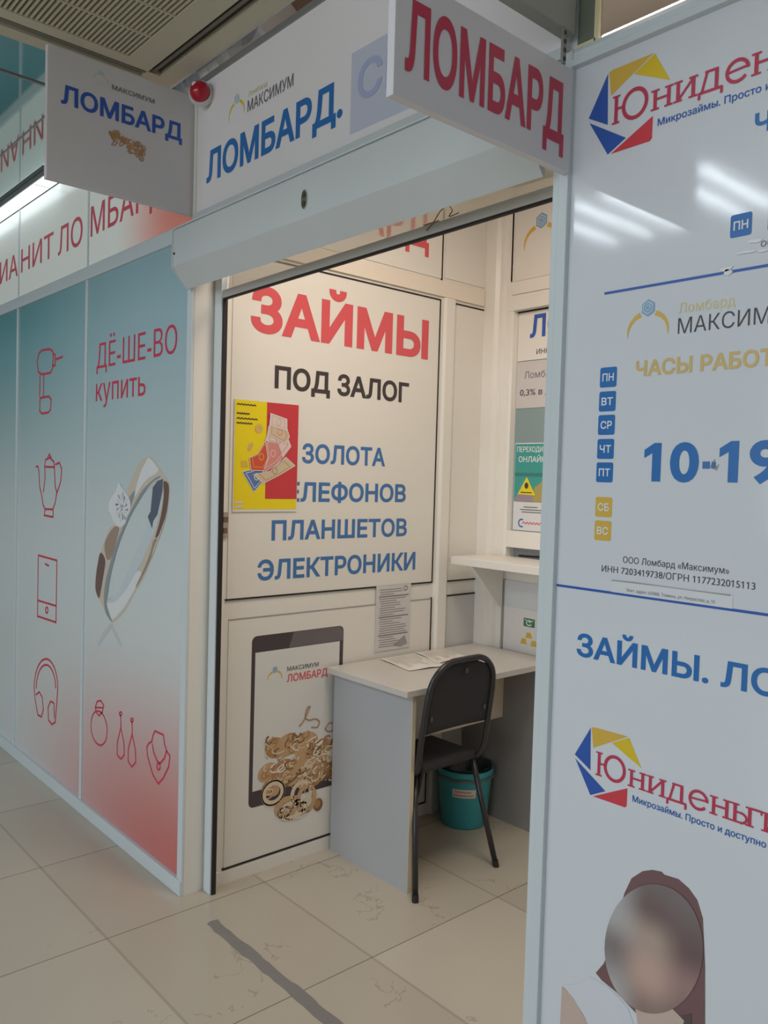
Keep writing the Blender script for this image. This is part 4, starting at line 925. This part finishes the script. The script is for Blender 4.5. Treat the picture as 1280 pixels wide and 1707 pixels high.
for v, w0, w1 in ((1.409, -2.38, -2.30), (1.397, -2.40, -2.27), (1.386, -2.39, -2.28)): link('small_print', stroke(bmesh.new(), PG2, [(w0, v), (w1, v)], .004, 1.6), GREYTXT, t)
bm = bmesh.new(); stroke(bm, PG2, ell(-2.388, 1.335, .017, .017, 16, 60, 300), .006, 1.6); link('emblem', bm, BLUE3, t)
bm = bmesh.new(); stroke(bm, PG2, [(-2.385 + i * .0095, 1.335 + (.006 if i % 2 else -.003)) for i in range(13)], .004, 1.6); link('wordmark', bm, RED2, t)
t = thing('warning_sticker', 'yellow triangular sticker stuck on the teal poster', 'sticker', (-2.366, YB + 0.014, 1.465))
link('triangle', poly(bmesh.new(), front(YB + 0.0150), [(-2.416, 1.466), (-2.314, 1.463), (-2.366, 1.546)], 1), STICK_YEL, t)
PT = front(YB + 0.0148); bm = bmesh.new(); poly(bm, PT, ell(-2.366, 1.506, .011, .014, 14), 2); stroke(bm, PT, [(-2.398, 1.475), (-2.334, 1.4745)], .004, 2.2); link('symbol', bm, DARK, t)

# small logo at the very top of the cashier wall
t = thing('wall_panel', 'top panel above the cash window with a printed gem and ring', 'wall board', (-2.0, YB, 2.43))
link('board', B(-2.464, -1.55, YB - 0.004, YB, 2.435, 2.80), PVC, t)
link('edge_strip', B(-2.474, -2.462, YB - 0.016, YB, 2.432, 2.83), PVC_PROFILE, t)
ring_logo(front(YB - 0.004), -2.319, 2.680, 0.036, t, GEMBLUE, YELG)

# lower panel under the shelf with two stickers
t = thing('wall_panel', 'white lower panel under the counter shelf behind the desk', 'wall board', (-2.0, YB, 0.1))
link('board', B(-2.455, -1.10, YB - 0.006, YB, 0.06, 1.068), mat('cool_white', rgb(216, 218, 220), 0.4), t)
link('gasket', B(-2.460, -2.455, YB - 0.008, YB, 0.06, 1.072), PALEGREY, t)
t = thing('paper_sheet', 'white sheet with a green badge and yellow ingots, below the counter shelf', 'sign', (-2.2, YB - 0.007, 0.70))
link('sheet', B(-2.452, -1.90, YB - 0.0085, YB - 0.0065, 0.70, 0.948), PAPER, t)
PL = front(YB - 0.0085)
gb = poly_part('green_badge', PL, rect(-2.336, .872, -2.273, .910), GREEN_BADGE, t, 1)
bm = bmesh.new(); stroke(bm, PL, ell(-2.304, .890, .015, .011, 14, 40, 330), .006, 2.2); stroke(bm, PL, [(-2.33, .905), (-2.30, .893), (-2.28, .904)], .004, 2.2); link('badge_mark', bm, PAPER, gb)
for cu, cv in ((-2.304, .833), (-2.332, .803), (-2.275, .800)): poly_part('ingot_print', PL, [(cu - .019, cv - .012), (cu + .019, cv - .012), (cu + .011, cv + .013), (cu - .011, cv + .013)], YELG, t, 1)

# counter shelf
t = thing('counter_shelf', 'white shelf on a triangular bracket under the cash window', 'shelf', (-2.0, YB, 0.94))
link('shelf_board', B(-2.545, -1.2, 1.172, YB - 0.046, 1.146, 1.181, bevel=0.003), PVC, t)
link('shelf_back', B(-2.462, -1.2, YB - 0.048, YB - 0.019, 1.146, 1.181), PVC, t)
for bx in (-2.475, -1.45):
    bm = bmesh.new(); prism(bm, [(1.215, 1.146), (YB - 0.018, 1.146), (YB - 0.018, 0.945), (YB - 0.035, 0.945)], 'x', bx, bx + 0.016); link('bracket', bm, PVC, t)

# ------------------------------------------------------------------ desk
t = thing('desk', 'pale grey chipboard desk against the inner left wall', 'desk', (-2.36, 0.98, 0.0))
DX1 = -2.118
link('top', B(XW + 0.021, DX1, 0.522, YB - 0.050, 0.733, 0.757, bevel=0.002), DESK_TOP, t)
def panel_y(y, m, name):
    o = link(name, B(XW + 0.022, DX1 - 0.012, y, y + 0.018, 0.0, 0.733), m, t)
    link('edge_band', B(DX1 - 0.0125, DX1 - 0.009, y, y + 0.018, 0.0, 0.733), EDGE_TAN, o)
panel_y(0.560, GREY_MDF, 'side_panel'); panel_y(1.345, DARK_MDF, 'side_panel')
link('apron', B(-2.376, -2.36, 0.578, 1.345, 0.468, 0.733), mat('cream_laminate', rgb(220, 210, 190), 0.45), t)

# papers on the desk
def sheet(pts, label, seed):
    o = thing('desk_paper', label, 'paper', (sum(p[0] for p in pts) / 4, sum(p[1] for p in pts) / 4, 0.7575))
    bm = bmesh.new(); pl = ground(0.7575); n = 8; g = {}
    A, Bq, Cq, D = [Vector(p) for p in pts]
    rr = random.Random(seed)
    for i in range(n + 1):
        for j in range(n + 1):
            p = A.lerp(D, i / n).lerp(Bq.lerp(Cq, i / n), j / n)
            g[i, j] = bm.verts.new((p.x, p.y, 0.7585 + 0.003 * (math.sin(i * .9 + seed) * math.sin(j * .7) + 1) * (0.3 + 0.7 * (j / n))))
    for i in range(n):
        for j in range(n): bm.faces.new((g[i, j], g[i + 1, j], g[i + 1, j + 1], g[i, j + 1]))
    link('sheet', bm, mat('desk_paper', rgb(238, 232, 222), 0.4), o, smooth=True)
    bm = bmesh.new()
    for k in range(11):
        f = 0.08 + 0.08 * k
        a = A.lerp(D, f).lerp(Bq.lerp(Cq, f), 0.08); b = A.lerp(D, f).lerp(Bq.lerp(Cq, f), rr.uniform(.5, .92))
        stroke(bm, lambda u, v, nn: Vector((u, v, 0.7655 + nn)), [(a.x, a.y), (b.x, b.y)], .003, 1)
    link('typed_lines', bm, PALEGREY, o)
sheet([(-2.575, 0.79), (-2.345, 0.745), (-2.318, 0.935), (-2.575, 0.985)], 'typed paper lying on the left half of the desk', 1)
sheet([(-2.575, 1.0), (-2.375, 0.945), (-2.385, 1.13), (-2.575, 1.17)], 'typed paper on the desk beyond the first sheet, nearer the corner', 2)

# ------------------------------------------------------------------ chair
t = thing('office_chair', 'black steel-framed chair pushed under the grey desk, back to the entrance', 'chair', (-2.28, 0.78, 0.0))
yl, yr = 0.574, 0.932; ym = (yl + yr) / 2
def backx(z): return -2.103 + (z - 0.5) * 0.15
pts = [(-2.49, yl + .045, .432), (-2.36, yl + .042, .430), (-2.20, yl + .036, .430), (-2.138, yl + .020, .440), (-2.108, yl + .006, .485)]
pts += [(backx(z), yl + 0.0 + 0.012 * (z - .5), z) for z in (.56, .64, .72)]
arc = [(backx(.852 + 0.0) - 0.0, 0, 0)]
R = 0.118
for k in range(0, 9):
    a = PI - (PI / 2) * k / 8; z = 0.742 + R * math.sin(a); y = yl + .006 + R + R * math.cos(a); pts.append((backx(z), y, z))
for k in range(0, 9):
    a = PI / 2 - (PI / 2) * k / 8; z = 0.742 + R * math.sin(a); y = yr - .006 - R + R * math.cos(a); pts.append((backx(z), y, z))
pts += [(backx(z), yr - 0.012 * (z - .5), z) for z in (.72, .64, .56)]
pts += [(-2.108, yr - .002, .485), (-2.138, yr - .010, .440), (-2.20, yr - .020, .430), (-2.36, yr - .024, .430), (-2.49, yr - .028, .432)]
bm = bmesh.new(); tube(bm, smooth_path(pts, 3), 0.0115, 12); link('back_frame', bm, BLACK_METAL, t, smooth=True)
# legs
for (y, yo) in ((yl + .032, -0.058), (yr - .014, 0.065)):
    for (xt, xb, k) in ((-2.150, -2.072, 1.0), (-2.40, -2.50, 0.0)):
        bm = bmesh.new(); tube(bm, [(xt, y, .427), (xb, y + yo * k, .022)], 0.0115, 12); lg = link('leg', bm, BLACK_METAL, t, smooth=True)
        bm = bmesh.new(); tube(bm, [(xb - (xt - xb) * .0, y + yo * k, .026), (xb - (xt - xb) * .06, y + yo * k * 1.05, .0)], 0.0125, 12); link('foot_cap', bm, GASKET, lg)
# back pad: a curved cushion following the frame
bm = bmesh.new(); nu, nv = 16, 12; G = {}
for i in range(nu + 1):
    for j in range(nv + 1):
        u = i / nu * 2 - 1; z = .592 + (.848 - .592) * j / nv
        hw = (yr - yl) / 2 - .012
        if z > .742: hw *= 1.0; cut = (z - .742) / .106; hw = hw - (.115 - .012) * (1 - math.sqrt(max(0, 1 - min(1, cut) ** 2)))
        x = backx(z) - 0.006 - 0.010 * (1 - u * u); e = max(abs(u), abs(j / nv * 2 - 1)) ** 6
        for s_ in (0, 1): G[i, j, s_] = bm.verts.new((x + (0.010 if s_ else -0.018) * (1 - .6 * e), ym + u * hw, z))
for s_ in (0, 1):
    for i in range(nu):
        for j in range(nv): bm.faces.new((G[i, j, s_], G[i + 1, j, s_], G[i + 1, j + 1, s_], G[i, j + 1, s_]))
for i in range(nu):
    for j in (0, nv): bm.faces.new((G[i, j, 0], G[i + 1, j, 0], G[i + 1, j, 1], G[i, j, 1]))
for j in range(nv):
    for i in (0, nu): bm.faces.new((G[i, j, 0], G[i, j + 1, 0], G[i, j + 1, 1], G[i, j, 1]))
bp = link('backrest', bm, BLACK_FABRIC, t, smooth=True)
for y, z in ((ym + .01, .815), (yl + .035, .652), (yr - .035, .652)):
    link('fixing_plate', B(backx(z) + .001, backx(z) + .004, y - .007, y + .007, z - .009, z + .009, bevel=.001), mat('grey_screw', rgb(96, 94, 96), 0.35, metal=.7), bp)
bm = B(-2.52, -2.125, yl + .045, yr - .022, .432, .466, bevel=0.012); link('seat', bm, BLACK_FABRIC, t, smooth=True)

# ------------------------------------------------------------------ bucket
bc = (-2.448, 1.205, 0.0)
t = thing('waste_bucket', 'turquoise plastic bucket with a bin liner under the desk', 'bucket', bc)
bm = bmesh.new(); lathe(bm, [(.0, .004), (.094, .004), (.098, .0), (.102, .006), (.119, .215), (.121, .222), (.126, .226), (.126, .252), (.122, .256), (.117, .252), (.114, .225), (.097, .012), (.0, .012)], bc, 44); link('pail', bm, TEAL_PLASTIC, t, smooth=True)
random.seed(8); bm = bmesh.new(); seg = 44; rings = []
for r, z in ((.1185, .20), (.1275, .216), (.1285, .256), (.119, .266), (.108, .245), (.098, .17), (.03, .13)):
    if z < .21 and r > .11: continue
    rings.append([bm.verts.new((bc[0] + (r + random.uniform(-.002, .002)) * math.cos(2 * PI * k / seg), bc[1] + (r + random.uniform(-.002, .002)) * math.sin(2 * PI * k / seg), bc[2] + z + random.uniform(-.006, .006))) for k in range(seg)])
for a, b in zip(rings[2:], rings[3:]):
    for k in range(seg): bm.faces.new((a[k], a[(k + 1) % seg], b[(k + 1) % seg], b[k]))
bmesh.ops.delete(bm, geom=[v for v in bm.verts if not v.link_faces], context='VERTS')
link('bin_liner', bm, BAG, t, smooth=True)
bm = bmesh.new(); tube(bm, [(bc[0] + (.1275 + .001 * math.sin(k * 2)) * math.cos(2 * PI * k / 40), bc[1] + (.1275 + .001 * math.sin(k * 2)) * math.sin(2 * PI * k / 40), .222 + .004 * math.sin(k * 1.3)) for k in range(40)], .005, 8, closed=True); link('liner_edge', bm, BAG_EDGE, t, smooth=True)
bm = bmesh.new(); n = 12; pv = None
a0, a1_ = math.radians(-74), math.radians(-22)
for k in range(n + 1):
    a = a0 + (a1_ - a0) * k / n
    lo = bm.verts.new((bc[0] + .1140 * math.cos(a), bc[1] + .1140 * math.sin(a), .145)); hi = bm.verts.new((bc[0] + .1170 * math.cos(a), bc[1] + .1170 * math.sin(a), .183))
    if pv: bm.faces.new((pv[0], lo, hi, pv[1]))
    pv = (lo, hi)
lb = link('paper_label', bm, mat('label_pinkish', rgb(222, 204, 194), 0.5), t)
bm = bmesh.new()
for z, f0, f1 in ((.171, .12, .8), (.156, .06, .9)):
    pv = None
    for k in range(9):
        a = a0 + (a1_ - a0) * (f0 + (f1 - f0) * k / 8); r_ = .1147 + (z - .145) / .038 * .003
        lo = bm.verts.new((bc[0] + r_ * math.cos(a), bc[1] + r_ * math.sin(a), z - .0022)); hi = bm.verts.new((bc[0] + r_ * math.cos(a), bc[1] + r_ * math.sin(a), z + .0022))
        if pv: bm.faces.new((pv[0], lo, hi, pv[1]))
        pv = (lo, hi)
link('label_print', bm, mat('rust_print', rgb(176, 112, 92), 0.5), lb)

# ------------------------------------------------------------------ tape on the floor
random.seed(4)
top = [(-2.404, -.064)] + [(-2.404 + .7 * k / 24, -.068 + random.uniform(-.004, .004)) for k in range(1, 24)] + [(-1.55, -.072)]
bot = [(-2.404 + .7 * k / 24, -.110 + random.uniform(-.004, .004)) for k in range(0, 25)] + [(-1.55, -.118)]
bm = bmesh.new(); poly(bm, ground(0.0), [(-2.41, -.088)] + bot + top[::-1], 1.2); tag(link('floor_tape', bm, TAPE), 'worn dark grey tape strip on the tiles in front of the entrance', 'tape')

# ------------------------------------------------------------------ ceiling cassette, lamp, duct
t = thing('ceiling_air_conditioner', 'beige ceiling cassette air conditioner with a slatted grille, top left', 'air conditioner', (-2.3, -0.61, 2.862))
CX0, CX1, CY0, CY1 = -2.768, -1.82, -1.09, -0.142
bm = bmesh.new(); zt, zb = 2.879, 2.862
gx0, gx1, gy0, gy1 = -2.612, -1.976, -0.934, -0.335     # grille
def frame_cells():
    xs = [CX0, CX0 + 0.060, CX0 + 0.106, gx0, gx1, CX1 - 0.106, CX1 - 0.060, CX1]; ys = [CY0, CY0 + 0.060, CY0 + 0.106, gy0, gy1, CY1 - 0.106, CY1 - 0.060, CY1]
    for i in range(7):
        for j in range(7):
            if i == 3 and j == 3: continue
            if i in (1, 5) and 2 <= j <= 4: continue
            if j in (1, 5) and 2 <= i <= 4: continue
            box(bm, xs[i], xs[i + 1], ys[j], ys[j + 1], zb, zt)
frame_cells(); link('frame', bm, CASSETTE, t)
bm = bmesh.new(); box(bm, CX0 + 0.05, CX1 - 0.05, CY0 + 0.05, CY1 - 0.05, 2.8785, 2.8795); link('backing', bm, DARKSLOT, t)
for (x0, x1, y0, y1) in ((CX0 + .082, CX0 + .094, gy0 - .12, gy1 + .12), (CX1 - .094, CX1 - .082, gy0 - .12, gy1 + .12), (gx0 - .12, gx1 + .12, CY0 + .082, CY0 + .094), (gx0 - .12, gx1 + .12, CY1 - .094, CY1 - .082)):
    link('air_vane', B(max(x0, CX0 + .07), min(x1, CX1 - .07), max(y0, CY0 + .07), min(y1, CY1 - .07), 2.866, 2.869), mat('vane_grey', rgb(120, 114, 102), .6), t)
bm = bmesh.new(); k = gy0
while k < gy1 - .004:
    box(bm, gx0, gx1, k, k + .0075, 2.8655, 2.8765); k += .0150
for i in range(1, 4): box(bm, gx0 + (gx1 - gx0) * i / 4 - .003, gx0 + (gx1 - gx0) * i / 4 + .003, gy0, gy1, 2.863, 2.8765)
link('grille', bm, CASSETTE, t)

t = thing('linear_lamp', 'bright white linear lamp under the mirrored ceiling, left of the hanging sign', 'lamp', (-4.7, -0.12, 2.845))
link('housing', B(-5.62, -3.905, YF - 0.085, YF - 0.004, 2.855, 2.879, bevel=0.002), ALU, t)
link('diffuser', B(-5.60, -3.912, YF - 0.078, YF - 0.010, 2.848, 2.856), LAMP_WHITE, t)
for xx in (-4.75, -4.03): link('clip', B(xx - .004, xx + .004, YF - 0.080, YF - 0.008, 2.8465, 2.8482), ALU_WHITE, t)

t = thing('foil_duct', 'silver foil duct lying above the fascia board', 'duct', (-2.6, 0.03, 2.92))
bm = bmesh.new(); random.seed(2); tube(bm, [(-3.3 + .03 * k, 0.045 + .008 * math.sin(k * .9), 3.00 + .010 * math.sin(k * .6)) for k in range(34)], [.075 + .007 * random.uniform(-1, 1) + .004 * (k % 2) for k in range(34)], 14); link('hose', bm, FOIL, t)
t = thing('ceiling_beam', 'brown beam under the slab above the fascia board', 'beam', (-2.0, 0.22, 3.2))
link('beam', B(-3.6, 0.2, 0.17, 0.27, 3.20, 3.34), BROWN, t)
bm = bmesh.new(); tube(bm, [(-2.71, 0.06, 3.105), (-2.56, 0.18, 3.105)], .012, 10); link('hanger_rod', bm, CHROME, t)

t = thing('tube_lamp', 'thin bright tube lamp lying behind the top rail of the right board', 'lamp', (-0.4, 0.0, 2.45))
link('tube', tube(bmesh.new(), [(-1.03, 0.0, 2.449), (0.1, 0.0, 2.449)], .011, 12), mat('tube_glow', rgb(255, 250, 250), .4, emit=(1, .96, .97, 1), estr=1.6), t)
link('holder', B(-1.04, 0.12, 0.012, 0.03, 2.405, 2.452), ALU_WHITE, t)
